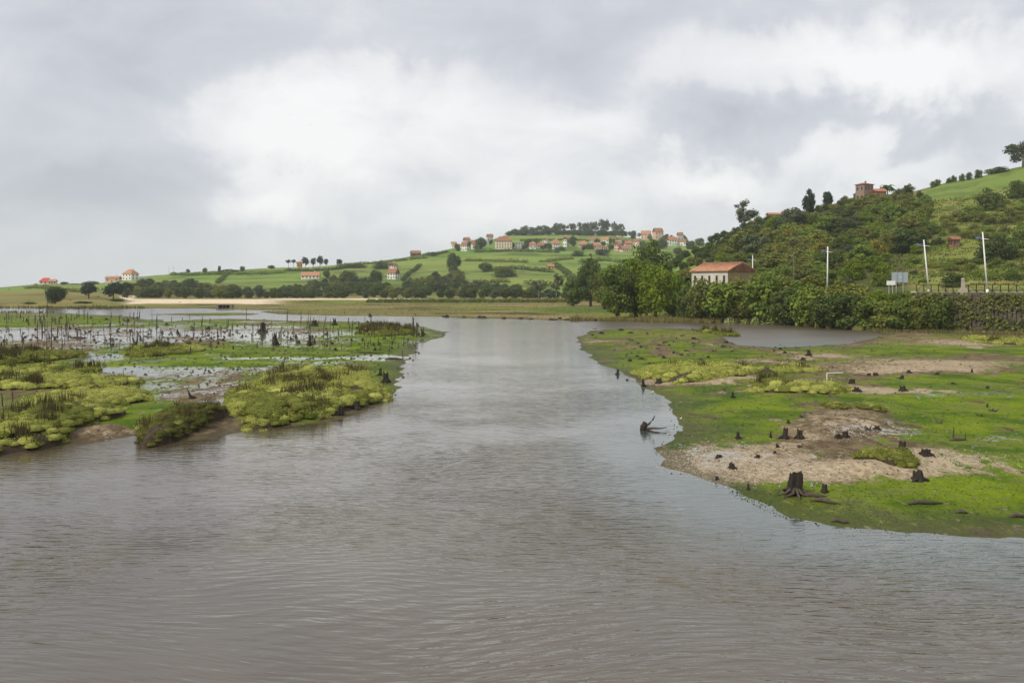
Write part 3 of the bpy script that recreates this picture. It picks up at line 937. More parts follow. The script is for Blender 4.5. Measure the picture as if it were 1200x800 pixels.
def tree_px(name, label, cat, key, px, py, hpx, wpx, group=None, d=None, var=None):
    loc = at(px, py) if d is None else at_d(px, d)
    k = loc[1] / F
    if d is not None:                           # keep the foot on the land, top where the photo has it
        top = CH + (HZ - (py - hpx)) * k
        return tree(name, label, cat, key, (loc[0], loc[1], loc[2] - .1), wpx * k, max(1.0, top - loc[2]), group, var=var)
    return tree(name, label, cat, key, (loc[0], loc[1], loc[2] - .1), wpx * k, hpx * k, group, var=var)


# --- the cluster of bright broadleaf trees on the far bank and the tall dark ones round it
T = tree_px
T('broadleaf_tree', 'full yellow-green tree on the bank beside the white farmhouse, lowest branches over the reeds', 'tree', 'bright', 768, 366, 58, 62, d=212, var=0)
T('broadleaf_tree', 'deep green rounded tree at the river end of the bankside tree cluster', 'tree', 'broad', 724, 367, 62, 56, d=216, var=0)
T('broadleaf_tree', 'bright green tree between the deep green tree and the yellow-green one on the bank', 'tree', 'bright', 745, 366, 66, 54, d=221, var=1)
T('broadleaf_tree', 'light green tree touching the white wall end of the farmhouse', 'tree', 'bright', 790, 364, 46, 42, d=216, var=2)
T('tall_dark_tree', 'tall dark spreading tree rising behind the bright bankside cluster', 'tree', 'broad_dark', 763, 352, 72, 58, d=262, var=0)
T('dark_tree', 'broad dark tree standing free on the meadow edge before the village fields', 'tree', 'broad_dark', 692, 352, 50, 40, d=330, var=1)
T('dark_tree', 'low dark tree at the meadow edge under the broad dark one', 'tree', 'dark', 672, 352, 28, 30, d=335)
T('young_tree', 'thin open-crowned tree with visible stems on the meadow edge, nearest the broad dark tree', 'tree', 'airy', 652, 351, 32, 26, d=420, var=0)
T('young_tree', 'thin open-crowned tree on the meadow edge, second from the broad dark tree', 'tree', 'airy', 631, 351, 25, 24, d=430, var=1)
T('leafy_tree', 'olive tree with loose crown behind the deep green bankside tree', 'tree', 'olive', 708, 352, 38, 34, d=290)

# --- farmhouse bushes, bank shrubs
def shrub_label(px, py, key):
    tint = {'bush_olive': 'olive', 'bush_mid': 'mid-green', 'bush_dark': 'dark', 'bush_bright': 'yellow-green'}[key]
    marks = [(806, 'left of the farmhouse wall'), (822, 'under the farmhouse front'), (846, 'below the farmhouse corner'), (872, 'below the brown gable'), (896, 'right beside the brown gable'), (925, 'under the thin lamp'),
             (950, 'short of the straight lamp'), (972, 'under the straight lamp'), (996, 'over the pond end'), (1020, 'beyond the pond end'), (1042, 'below the sign boards'), (1062, 'past the sign boards'), (1084, 'below the middle lamp'), (1104, 'against the stone wall')]
    near = min(marks, key=lambda q: abs(q[0] - px))[1]
    if py in (358, 360):
        return tint + ' shrub pressed against the house wall ' + near
    return tint + (' shrub low on the bank ' if py > 366 else ' shrub high on the bank ') + near


rw0 = random.Random(44)
BANK = 'shrubs along the foot of the road bank'
for (px, py, h, wd, key, dd) in [(822, 368, 34, 34, 'bush_olive', 196), (846, 370, 32, 38, 'bush_mid', 193), (872, 370, 36, 36, 'bush_olive', 192), (806, 367, 24, 26, 'bush_dark', 203),
                                 (896, 372, 42, 40, 'bush_mid', 188), (925, 374, 46, 40, 'bush_dark', 181), (918, 358, 40, 36, 'bush_olive', 205), (950, 377, 44, 38, 'bush_mid', 175),
                                 (942, 362, 46, 36, 'bush_mid', 192), (972, 379, 46, 36, 'bush_dark', 168), (996, 381, 52, 44, 'bush_dark', 163), (1020, 383, 44, 36, 'bush_mid', 159), (968, 352, 36, 34, 'bush_dark', 182),
                                 (1042, 384, 42, 36, 'bush_olive', 156), (1062, 386, 42, 34, 'bush_mid', 153), (1084, 386, 42, 34, 'bush_olive', 151), (1104, 387, 40, 30, 'bush_dark', 149),
                                 (1008, 362, 36, 34, 'bush_olive', 166), (1030, 364, 30, 30, 'bush_bright', 162), (1052, 366, 26, 32, 'bush_bright', 159.5), (1078, 366, 24, 30, 'bush_mid', 157),
                                 (814, 358, 18, 24, 'bush_mid', 206), (838, 360, 22, 30, 'bush_olive', 203), (862, 360, 20, 28, 'bush_mid', 202), (884, 358, 26, 26, 'bush_olive', 201), (958, 366, 30, 30, 'bush_bright', 178), (984, 368, 40, 34, 'bush_olive', 170), (934, 368, 34, 30, 'bush_bright', 184)]:
    x, y, z = at_d(px, dd)
    k = dd / F
    top = CH + (HZ - (py - h * (1.25 if px < 900 else rw0.uniform(.72, 1.02)))) * k
    zb = min(z, CH - (py - HZ) * k)
    tree('bank_shrub', shrub_label(px, py, key), 'shrub', {'bush_mid': 'mid', 'bush_dark': 'dark', 'bush_olive': 'olive', 'bush_bright': 'bright'}[key] if h > 28 else key, (x, y, zb - .2), wd * k * 1.4, top - zb + .2, BANK)

TINT = {'bright': 'yellow-green', 'dark': 'dark green', 'mid': 'fresh green', 'olive': 'olive', 'autumn': 'golden', 'grey': 'grey-green', 'bush_dark': 'dark green', 'bush_mid': 'fresh green', 'bush_olive': 'olive'}


def zone(px, marks):
    return min(marks, key=lambda q: abs(q[0] - px))[1]


HILL_MARKS = [(800, 'where the near hill begins'), (835, 'over the farmhouse roof'), (875, 'below the lone ridge tree'), (910, 'below the ridge house'), (948, 'below the first conifer'), (972, 'above the straight lamp'), (1012, 'below the ruin'), (1045, 'above the sign boards'), (1075, 'at the pasture edge')]
SLOPE_MARKS = [(1045, 'above the sign boards'), (1085, 'above the middle lamp'), (1118, 'around the brick hut'), (1150, 'above the pillar lamp'), (1195, 'at the photo edge')]
FOOT_MARKS = [(150, 'at the sandy track'), (195, 'under the wire poles'), (235, 'above the sluice'), (275, 'at the end of the beach wood'), (315, 'past the beach wood'), (360, 'below the long orange-roofed house'), (408, 'around the biggest dark tree'), (455, 'below the slope villa'),
              (500, 'beside the slope villa field'), (532, 'around the tall field tree'), (570, 'below the round field tree'), (610, 'below the shed field'), (650, 'behind the thin meadow trees'), (685, 'behind the broad meadow tree')]


# --- wooded near hill: rows of crowns up the slope
rw = random.Random(5)
RIDGE = [(790, 296), (840, 276), (870, 263), (920, 252), (960, 246), (1000, 232), (1040, 228), (1075, 226), (1085, 230)]
rx_, ry_ = zip(*RIDGE)
pts = []
tries = 0
while tries < 9000 and len(pts) < 250:
    tries += 1
    px = rw.uniform(792, 1085)
    topy = np.interp(px, rx_, ry_)
    py = rw.uniform(topy + 3, 343)
    if 806 < px < 892 and py > 316 and px + (py - 316) * .0 < 892 and py < 352: continue
    if px > 1000 and py > 322: continue
    if px > 1040 and py > 300: continue
    sp = 8.5 + (py - topy) * .05
    if any((px - a) ** 2 + ((py - b) * 1.5) ** 2 < sp * sp for a, b in pts): continue
    pts.append((px, py))
pts.sort(key=lambda p: p[1])
for px, py in pts:
    topy = np.interp(px, rx_, ry_)
    if px < 905 and py < topy + 34:
        key = rw.choice(['olive', 'dark', 'dark', 'dark'])
        h = rw.uniform(11, 16)
        g, lb = 'dark scrubby wood under the ridge', 'low dark tree in the even scrub wood below the lone ridge tree'
    elif 890 < px < 965 and py > 290:
        key = rw.choice(['autumn', 'olive', 'olive', 'mid', 'mid', 'olive'])
        h = rw.uniform(20, 30)
        g, lb = 'yellowing trees behind the farmhouse', 'yellowing tree in the wood right behind the farmhouse'
    elif px > 1000 and py < 262:
        key = rw.choice(['olive', 'mid', 'olive'])
        h = rw.uniform(13, 22)
        g, lb = 'olive trees below the ruin', 'olive-green tree in the wood just below the ruined brick tower'
    else:
        key = rw.choice(['mid', 'dark', 'dark', 'olive', 'mid', 'mid', 'grey', 'bright', 'autumn', 'olive'])
        h = rw.uniform(14, 22) if rw.random() < .75 else rw.uniform(24, 32)
        g, lb = 'mixed wood on the near hill', 'green tree in the mixed wood covering the near hillside'
    if py < topy + 16:
        h = min(h, 10.0)
    loc = at(px, py, 180)
    k = loc[1] / F
    g = 'wood on the near hill'
    scrubby = lb.startswith('low dark')
    lb = ('large ' if h > 23 else 'small ' if h < 11.5 else 'middling ') + TINT[key] + ' tree in the ' + ('scrub wood ' if scrubby else 'hillside wood ') + zone(px, HILL_MARKS) + (', high up' if py < topy + 40 else ', low down')
    tree('hillside_tree', lb, 'tree', key, (loc[0], loc[1], loc[2] - .3), h * k * rw.uniform(1.1, 1.5), h * k, g)
# notable ones
T('autumn_tree', 'golden-yellow autumn tree on the slope above the grey sign board', 'tree', 'autumn', 1028, 312, 36, 34, var=0)
T('autumn_tree', 'smaller golden tree at the shoulder of the golden-yellow one', 'tree', 'autumn', 1052, 298, 26, 30, var=1)
T('green_bush', 'vivid green round bush above the road beside the middle lamp post', 'bush', 'bush_bright', 1036, 336, 28, 34)
T('green_bush', 'vivid green round bush uphill of the nearest-to-farmhouse lamp post', 'bush', 'bush_bright', 1002, 328, 26, 30)
T('lone_tree', 'big open-crowned tree standing alone on the ridge over the dark scrub wood', 'tree', 'lone', 873, 264, 38, 42, var=0)
T('conifer', 'dark conical tree on the ridge, one of two, the nearer to the lone open-crowned tree', 'tree', 'cone', 948, 252, 29, 17, d=440, var=0)
T('conifer', 'dark pointed tree on the ridge, one of two, the nearer to the ruin', 'tree', 'cone', 970, 245, 21, 15, d=442, var=1)
T('round_tree', 'dark egg-shaped tree on the ridge between the ruin and the green pasture', 'tree', 'oval', 1064, 239, 24, 18, d=430)
T('ridge_tree', 'big spreading dark tree on the skyline at the top of the green pasture', 'tree', 'lone', 1199, 202, 40, 52, d=470, var=1)
for i, (px, h) in enumerate([(1093, 5), (1099, 6), (1112, 5), (1118, 6), (1127, 6), (1135, 7), (1147, 8)]):
    T('skyline_bush', 'small clipped bush in the row along the skyline of the green pasture', 'bush', 'bush_dark', px, 222 - (px - 1085) * .2, h + 4, h + 2, 'bushes along the pasture skyline', d=468)
T('skyline_hedge', 'low dark hedge along the pasture skyline below the spreading tree', 'hedge', 'bush_dark', 1168, 204, 8, 30, d=470)
# scattered scrub on the open slope
pts = []
tries = 0
while tries < 4000 and len(pts) < 80:
    tries += 1
    px = rw.uniform(1040, 1215)
    py = rw.uniform(222, 332)
    if py < 262 - (px - 1075) * .25: continue
    if 1075 < px < 1180 and 290 < py: 
        if rw.random() < .75: continue
    if px < 1060 and py > 300: continue
    if any((px - a) ** 2 + ((py - b) * 1.4) ** 2 < 90 for a, b in pts): continue
    pts.append((px, py))
pts.sort(key=lambda p: p[1])
for px, py in pts:
    loc = at(px, py, 150)
    k = loc[1] / F
    h = rw.uniform(5, 13)
    key = rw.choice(['bush_dark', 'bush_olive', 'bush_mid', 'bush_mid', 'bush_olive', 'bush_olive'])
    tree('hillside_scrub', ('broad ' if h > 9 else 'low ') + TINT[key] + ' scrub bush on the grassy slope ' + zone(px, SLOPE_MARKS) + (', high up' if py < 265 else ', halfway' if py < 295 else ', near the road'), 'bush', key, (loc[0], loc[1], loc[2] - .3), h * k * rw.uniform(1.5, 2.6), h * k, 'scrub on the open slope')
T('slope_thicket', 'dark thicket on the slope behind the lamp post beside the stone pillar', 'thicket', 'bush_dark', 1170, 306, 30, 46)
T('slope_thicket', 'dark rounded thicket just above the road between the stone pillar and the middle lamp', 'thicket', 'bush_dark', 1116, 337, 18, 30)
T('slope_thicket', 'dark thicket at the upper slope under the spreading skyline tree', 'thicket', 'bush_dark', 1160, 246, 26, 34)
T('slope_thicket', 'dark thicket at the edge of view beneath the pasture', 'thicket', 'bush_dark', 1195, 232, 22, 30)
T('slope_thicket', 'deep green thicket at the edge of view halfway up the slope', 'thicket', 'bush_mid', 1200, 290, 28, 34)

# --- wood at the foot of the far hill
TOPX = [150, 165, 200, 240, 262, 300, 340, 370, 395, 420, 445, 455, 470, 490, 515, 530, 545, 570, 610, 640, 690]
TOPY = [333, 327, 327, 326, 333, 337, 335, 328, 319, 318, 320, 334, 326, 320, 318, 312, 322, 326, 330, 338, 338]
pts = []
tries = 0
while tries < 9000 and len(pts) < 150:
    tries += 1
    px = rw.uniform(146, 690)
    t = np.interp(px, TOPX, TOPY) + 12
    py = rw.uniform(min(t, 349), 351.5)
    if 448 < px < 474 and py < 342: continue
    if 350 < px < 375 and py < 338: continue
    if any((px - a) ** 2 + ((py - b) * 2.2) ** 2 < 52 for a, b in pts): continue
    pts.append((px, py))
pts.sort(key=lambda p: p[1])
for px, py in pts:
    loc = at(px, py, 500)
    k = loc[1] / F
    h = rw.uniform(9, 15) if px > 310 else rw.uniform(11, 17)
    key = rw.choice(['grey', 'grey', 'dark', 'dark', 'olive'])
    lb = 'dark tree in the wood behind the sandy beach' if px < 300 else ('dark tree in the belt at the foot of the far hill' if px < 500 else 'dark tree in the scrub below the village fields')
    gname = 'wood at the foot of the far hill'
    lb = ('tall ' if h > 13 else 'short ') + TINT[key] + ' far-wood tree ' + zone(px, FOOT_MARKS) + (', front row' if py > 347 else ', back row')
    tree('hill_foot_tree', lb, 'tree', key, (loc[0], loc[1], loc[2] - .3), h * k * rw.uniform(1.0, 1.5), h * k, gname)
T('tall_tree', 'tall dark tree rising from the scrub below the westmost village houses', 'tree', 'dark', 531, 322, 26, 22, var=1)
T('tall_tree', 'round dark tree on the field below the cream hotel', 'tree', 'dark', 569, 319, 11, 20, var=2)
T('tall_tree', 'wide dark thicket on the field edge below the hotel', 'tree', 'bush_dark', 592, 325, 12, 30)
T('dark_grove_tree', 'biggest dark tree between the long orange-roofed house and the white villa', 'tree', 'dark', 408, 337, 21, 26, var=0)
T('dark_grove_tree', 'dark pointed tree just beside the white villa', 'tree', 'dark', 440, 336, 20, 18, var=1)
T('dark_grove_tree', 'small dark tree beside the long orange-roofed house', 'tree', 'dark', 383, 326, 10, 11, var=2)
T('hedge', 'dark hedge on the far slope above the white villa', 'hedge', 'bush_dark', 448, 315, 9, 24)
T('hedge', 'dark hedgerow on the far slope between the pines and the villa hedge', 'hedge', 'bush_dark', 418, 314, 5, 26)
# skyline pines over the far slope
for i, (px, h, wd, key, lb) in enumerate([(338, 12, 9, 'umbrella', 'umbrella pine at the open end of the skyline pine row'), (344, 12, 8, 'umbrella', 'umbrella pine second in the skyline pine row'),
                                          (358, 14, 11, 'pine', 'full round pine next to the ochre house on the skyline'), (367, 12, 9, 'pine', 'dark pine in the middle of the skyline clump'),
                                          (375, 14, 11, 'pine', 'tallest dark pine of the skyline clump'), (382, 10, 8, 'pine', 'smallest pine at the hedge end of the skyline clump'), (398, 8, 9, 'pine', 'small lone pine on the skyline beyond the pine clump')]):
    T('pine_tree', lb, 'pine tree', key, px, np.interp(px, [240, 350, 440], [318.5, 313, 306]) + 3, (h + 3) * .82, wd * .8, d=905)
for i, (px, h, wd, lb) in enumerate([(240, 5, 7, 'tiny round tree on the skyline, first from the white orange-roofed villa'), (257, 7, 4, 'tiny slim tree on the skyline of the far slope'),
                                     (284, 5, 7, 'tiny round tree on the skyline, between the slim tree and the pines'), (220, 5, 6, 'tiny bush on the skyline close to the orange-roofed villa'), (318, 4, 10, 'low bush on the skyline just before the umbrella pines')]):
    T('skyline_tree', lb, 'tree', 'dark', px, np.interp(px, [150, 240, 350], [325, 318.5, 313]) + 2, h + 2, wd, d=890)
T('hedge', 'long thin hedge on the skyline between the tiny trees', 'hedge', 'bush_dark', 268, 319, 4, 26, d=895)
# dune trees, far left
T('dune_tree', 'large dark tree on the dunes in front of the scarlet-roofed house', 'tree', 'dark', 64, 362, 27, 27, d=350, var=1)
T('dune_tree', 'low scrub pine behind the large dark dune tree', 'tree', 'umbrella', 66, 352, 15, 24, d=470, var=1)
T('dune_tree', 'slim-stemmed pine standing alone on the dunes', 'pine tree', 'pine', 104, 356, 24, 21, d=440, var=0)
T('dune_tree', 'broad pine at the dune end of the beach wood', 'pine tree', 'pine', 133, 358, 27, 26, d=420, var=0)
T('dune_tree', 'second broad pine at the top of the sandy track', 'pine tree', 'pine', 146, 352, 22, 20, d=500, var=1)
T('dune_tree', 'low dark bush on the grey-green dunes by the marsh', 'bush', 'bush_dark', 34, 363, 8, 18, d=345)
T('dune_tree', 'low dark bush between the slim pine and the broad pine', 'bush', 'bush_dark', 98, 362, 6, 22, d=360)
T('dune_tree', 'dark bush wrapped round the foot of the sandy track', 'bush', 'bush_dark', 136, 360, 11, 24, d=400)
T('dune_tree', 'round dark tree beside the scarlet-roofed house on the skyline', 'tree', 'dark', 75, 339, 9, 11, d=820)
T('dune_tree', 'tiny dark bush beside the scarlet-roofed house', 'bush', 'bush_dark', 42, 336, 4, 4, d=850)
T('dune_tree', 'low hedge on the dip of the skyline between the two villas', 'hedge', 'bush_dark', 88, 337, 5, 18, d=840)
T('dune_tree', 'dark hedge on the green brow left of the orange-roofed villa', 'hedge', 'bush_dark', 108, 335, 6, 22, d=830)

def hedge(label, pts_, hpx, seed, mat='leaf_dark', gap=.25):
    rnd = np.random.default_rng(seed)
    W3 = [np.array(at(px, py, 480)) for px, py in pts_]
    C_, kk = [], W3[0][1] / F
    for a, b in zip(W3, W3[1:]):
        ln = np.linalg.norm((b - a)[:2])
        n = max(4, int(ln / (hpx * kk * .35)))
        for i in range(n):
            C_.append(a + (b - a) * (i + rnd.random()) / n)
    C_ = np.array(C_)
    C_ = C_[fbm(C_[:, 0], C_[:, 1], 25, 2, seed) > -.5 + gap]
    z = ground_z(C_[:, 0], C_[:, 1])
    o0 = C_[len(C_) // 2].copy()
    hh = hpx * kk * rnd.uniform(.5, 1.3, len(C_))
    nl = 26
    ci = np.repeat(np.arange(len(C_)), nl)
    dr = rnd.normal(size=(len(ci), 3))
    dr /= np.linalg.norm(dr, axis=1, keepdims=True)
    P = np.stack([C_[ci, 0] - o0[0], C_[ci, 1] - o0[1], z[ci] - o0[2]], 1) + dr * hh[ci][:, None] * np.array([.75, .75, .6]) + np.array([0, 0, 1]) * (hh[ci] * .45)[:, None]
    V, Q = leaf_quads(P, dr + rnd.normal(size=dr.shape) * .4, hh[ci] * rnd.uniform(.14, .3, len(ci)), rnd)
    o = link('hedgerow', leaf_mesh('hedgerow', V, Q, np.clip(rnd.normal(.4, .18, len(ci)), 0, 1), M[mat]))
    o.location = o0
    tag(o, label, 'hedge')


hedge('hedgerow across the green slope under the tiny skyline trees', [(200, 323), (250, 322), (300, 322), (335, 320)], 3, 1, 'leaf_mid')
hedge('hedgerow climbing from the beach wood to the skyline', [(255, 332), (262, 326), (270, 320)], 3.5, 2)
hedge('hedgerow under the skyline pines', [(335, 318), (365, 318), (395, 316), (420, 312)], 3, 3)
hedge('long hedgerow below the bare green brow', [(395, 312), (430, 310), (470, 306), (500, 303)], 2.6, 4, 'leaf_mid')
hedge('hedgerow running down the field beside the slope villa', [(472, 330), (482, 320), (492, 312)], 3.5, 5)
hedge('hedgerow across the middle field below the hotel', [(545, 306), (575, 307), (610, 308), (645, 307), (672, 304)], 3, 6, 'leaf_olive')
hedge('hedgerow right under the hotel gardens', [(556, 296), (585, 295.5), (620, 296), (655, 297)], 2.6, 7)
hedge('dark hedgerow from the round field tree to the shed', [(575, 318), (605, 316), (630, 318), (650, 320)], 4, 8)
hedge('hedgerow down the field edge by the ochre shed', [(650, 312), (662, 320), (672, 330)], 4.5, 9)
hedge('scrubby hedgerow above the thin meadow trees', [(560, 333), (590, 331), (625, 334), (655, 336)], 5, 10, 'leaf_olive')
hedge('hedgerow along the pasture under the crest plantation', [(610, 283), (650, 282), (690, 283), (725, 284)], 2.2, 11)
hedge('hedgerow below the white house alone on the slope', [(680, 308), (705, 306), (735, 309)], 4, 12, 'leaf_mid')
hedge('hedgerow over the dunes by the scarlet-roofed house', [(10, 340), (40, 338), (75, 341), (100, 343)], 3, 13, 'leaf_olive')
hedge('hedgerow on the brow between the barn and the village', [(495, 300), (510, 299), (525, 296)], 3, 14)
for i in range(46):
    px = rw.uniform(530, 812)
    T('garden_tree', 'small garden tree among the village houses', 'tree', rw.choice(['dark', 'mid', 'grey', 'dark']), px, np.interp(px, [530, 600, 700, 760, 812], [291, 289, 290, 286, 286]) + rw.uniform(-5, 4), rw.uniform(3.5, 7.5), rw.uniform(4, 8), 'garden trees in the village')
# --- eucalyptus line and plantation on the crest over the village
for i in range(24):
    px = 612 + i * 5.1 + rw.uniform(-1.5, 1.5)
    h = 9 + 6 * math.exp(-((px - 708) / 16) ** 2) + (2 if px > 650 else -1) + rw.uniform(-1.5, 1.5)
    T('eucalyptus_tree', 'eucalyptus in the line of trees along the crest over the village', 'tree', 'gum', px, np.interp(px, [600, 660, 730], [276, 275, 277.5]), h + 3, rw.uniform(9, 13), 'eucalyptus trees on the crest', d=1325)
for i in range(20):
    px = 596 + i * 7 + rw.uniform(-2, 2)
    T('plantation_tree', 'young tree in the dark plantation strip under the crest', 'tree', 'grey', px, np.interp(px, [590, 640, 740], [280, 279, 281]), rw.uniform(9, 12), 15, 'plantation strip under the crest', d=1290)
for (px, py, h, wd, key, lb) in [(564, 292, 14, 16, 'dark', 'dark tree between the hotel and the houses at the field end'), (617, 291, 10, 8, 'dark', 'dark tree between the grey flat house and the small white one'), (601, 291, 7, 5, 'dark', 'dark tree at the corner of the cream hotel'),
                                 (671, 289, 13, 12, 'dark', 'tall dark tree beside the white tower house'), (644, 292, 7, 8, 'dark', 'dark tree in front of the bright orange roof'), (690, 292, 6, 14, 'bush_dark', 'dark hedge in front of the brown-roofed house'), (716, 293, 7, 10, 'dark', 'dark tree beside the pink village house'),
                                 (742, 280, 10, 12, 'dark', 'dark tree on the crest next to the pair of brick-orange houses'), (781, 277, 8, 9, 'dark', 'dark tree on the skyline behind the last brick-orange house'), (737, 272, 7, 7, 'gum', 'loose tree at the skyline gap over the village'), (749, 271, 7, 8, 'gum', 'loose tree on the skyline beside the brick-orange houses'),
                                 (552, 290, 8, 10, 'dark', 'small tree between two white houses at the field end'), (536, 292, 7, 8, 'dark', 'small tree by the outermost white house'), (656, 294, 5, 16, 'bush_dark', 'low hedge under the bright orange-roofed house'), (628, 285, 6, 9, 'dark', 'small dark tree behind the white house row'),
                                 (775, 292, 12, 18, 'dark', 'dark tree on the slope below the brick-orange houses'), (760, 297, 12, 20, 'grey', 'grey-green tree on the slope under the village end'), (706, 299, 8, 20, 'grey', 'grey-green thicket under the pink house'), (678, 300, 7, 20, 'bush_dark', 'dark thicket at the lower edge of the village'), (692, 300, 3, 4, 'bush_dark', 'single small bush on the field under the village'), (800, 284, 9, 12, 'dark', 'dark tree at the last house before the near hill'), (508, 300, 5, 12, 'bush_dark', 'dark bush on the brow beside the stone barn')]:
    T('village_tree', lb, 'tree', key, px, py, h, wd)

# ------------------------------------------------------------------ palms
def palm(label, px, py, hpx, wpx, d):
    x, y, z = at_d(px, d)
    k = d / F
    top = CH + (HZ - (py - hpx)) * k
    H = top - z
    e = tag(empty('palm_tree', (x, y, z - .1)), label, 'palm tree')
    rnd = random.Random(int(px))
    L = wpx * k * .55
    mb = MB()
    hc = H - L * .55
    mb.tube([(0, 0, -.2), (.1, 0, hc * .5), (.05, .05, hc)], [.34, .26, .24], 8)
    mb.build('trunk', M['bark'], e, True)
    for i in range(26):
        a = i * 2.4
        el = rnd.uniform(-.3, 1.2)
        V, Fc = [], []
        n = 6
        for j in range(n + 1):
            t = j / n
            r = L * t * math.cos(el * (1 - .5 * t))
            zz = hc + L * (math.sin(el) * t - .75 * t * t)
            wd = L * .15 * math.sin(math.pi * min(1, t * .9 + .1)) + .02
            cx, cy = r * math.cos(a), r * math.sin(a)
            V += [(cx - math.sin(a) * wd, cy + math.cos(a) * wd, zz - wd * .5), (cx, cy, zz), (cx + math.sin(a) * wd, cy - math.cos(a) * wd, zz - wd * .5)]
            if j:
                b = j * 3
                Fc += [(b - 3, b - 2, b + 1, b), (b - 2, b - 1, b + 2, b + 1)]
        f = MB()
        f.add(V, Fc)
        f.build('frond', M['leaf_mid'], e)


palm('palm with a feathery crown beside the white wall of the farmhouse', 806, 352, 32, 24, 232)
palm('palm on the ridge beside the ruined brick tower', 1040, 233, 20, 20, 440)
palm('small palm on the ridge beside the first conifer', 932, 252, 11, 10, 442)


# ------------------------------------------------------------------ houses
def prism_roof(mb, L, W, z, rh, ov=.4, hip=0.0, th=.22):
    l, w_ = L / 2 + ov, W / 2 + ov
    h0 = z - ov * rh / (W / 2) * .5
    a = l - hip
    V = [(-l, -w_, h0), (l, -w_, h0), (l, w_, h0), (-l, w_, h0), (-a, 0, z + rh), (a, 0, z + rh),
         (-l, -w_, h0 + th), (l, -w_, h0 + th), (l, w_, h0 + th), (-l, w_, h0 + th), (-a, 0, z + rh + th), (a, 0, z + rh + th)]
    Fc = [(6, 7, 11, 10), (8, 9, 10, 11), (7, 8, 11), (9, 6, 10), (1, 0, 4, 5), (3, 2, 5, 4), (2, 1, 5), (0, 3, 4),
          (0, 1, 7, 6), (1, 2, 8, 7), (2, 3, 9, 8), (3, 0, 6, 9)]
    mb.add(V, Fc)


def house(label, px, py, wpx, wall, roof, wm='white_wall', rm='tile_orange', rot=0.3, dep=.75, hip=False, cols=3, rows=1, chim=True, d=None, name='village_house', flatroof=False, door=True, side_wm=None, base=None):
    if name == 'village_house':
        wpx *= .88
        wall -= .6
    loc = at(px, py) if d is None else at_d(px, d)
    k = loc[1] / F
    cr_, sr2 = abs(math.cos(rot)), abs(math.sin(rot))
    L = wpx * k / (cr_ + dep * sr2)
    W = L * dep
    z0 = loc[2] if base is None else base
    Hh = CH + (HZ - (py - wall - 1.2)) * k - z0
    Hh = max(Hh, 2.4)
    rh = max(roof * k, .8)
    bury = .6 + .25 * W
    e = tag(empty(name, (loc[0], loc[1], z0), rot), label, 'house')
    mb = MB()
    if flatroof:
        mb.box(0, 0, (Hh - bury) / 2, L, W, Hh + bury)
    else:
        V = [(-L / 2, -W / 2, -bury), (L / 2, -W / 2, -bury), (L / 2, W / 2, -bury), (-L / 2, W / 2, -bury),
             (-L / 2, -W / 2, Hh), (L / 2, -W / 2, Hh), (L / 2, W / 2, Hh), (-L / 2, W / 2, Hh)]
        Fc = [(0, 1, 5, 4), (2, 3, 7, 6), (0, 3, 2, 1)]
        if hip:
            Fc += [(1, 2, 6, 5), (3, 0, 4, 7)]
        else:
            V += [(-L / 2, 0, Hh + rh), (L / 2, 0, Hh + rh)]
            Fc += [(1, 2, 6, 9, 5), (3, 0, 4, 8, 7)]
        mb.add(V, Fc)
    mb.build('wall', M[wm], e)
    mb = MB()
    if flatroof:
        mb.box(0, 0, Hh + .15, L + .5, W + .5, .3)
        ro = mb.build('roof', M[rm], e)
    else:
        prism_roof(mb, L, W, Hh + .03, rh, .45, W * .42 if hip else 0.0)
        ro = mb.build('roof', M[rm], e)
    if chim:
        c = MB()
        c.box(L * .22, W * .12, Hh + rh * .75 + .5, .7, .6, rh * .6 + 1.4)
        c.build('chimney', M[wm], ro)
    for r_ in range(rows):
        zz = Hh * (r_ + .55) / rows if rows > 1 else Hh * .55
        wh, ww = min(1.4, Hh / rows * .5), min(1.1, L / cols * .45)
        for i in range(cols):
            xx = (i + .5) / cols * L - L / 2
            is_door = door and r_ == 0 and i == cols // 2
            for sgn in ((-1,) if True else (-1, 1)):
                f = MB()
                if is_door:
                    f.box(xx, -W / 2 - .02, 1.05, 1.1, .14, 2.2)
                    f.build('door', M['frame'], e)
                else:
                    f.box(xx, -W / 2 - .01, zz, ww + .2, .1, wh + .2)
                    fo = f.build('window', M['frame'], e)
                    p = MB()
                    p.box(xx, -W / 2 - .05, zz, ww, .08, wh)
                    p.build('pane', M['pane'], fo)
        sx = 1 if rot < 0 else -1
        for i in range(2):
            yy = (i + .5) / 2 * W - W / 2
            f = MB()
            f.box(sx * (L / 2 + .01), yy, zz, .1, ww + .2, wh + .2)
            fo = f.build('window', M['frame'], e)
            p = MB()
            p.box(sx * (L / 2 + .05), yy, zz, .08, ww, wh)
            p.build('pane', M['pane'], fo)
    return e


H = house
H('outermost small white house at the field end of the village', 532, 290, 8, 4, 2, rot=.4)
H('white house with a red-brown roof below the outermost village house', 545, 294, 11, 6, 4, rm='tile_brown', rot=-.5, rows=2)
H('white house with a long red roof beside the dark village trees', 557, 292, 12, 6, 4, rm='tile_red', rot=.3, rows=2)
H('brown-roofed house half hidden behind the long red roof', 547, 286, 10, 4, 3, wm='grey_wall', rm='tile_brown', rot=.5, d=1120)
H('pale house on the brow behind the dark trees', 574, 283, 9, 5, 3, wm='grey_wall', rm='tile_brown', rot=.3, d=1130)
H('large cream hotel of several storeys under a broad red-brown roof', 590, 292, 23, 9, 5, wm='cream_wall', rm='tile_brown', rot=.12, dep=.6, hip=True, cols=6, rows=3)
H('grey-white flat-roofed house next to the cream hotel', 608, 291, 12, 6, 1, wm='grey_wall', rm='concrete', rot=.1, flatroof=True, rows=2, chim=False)
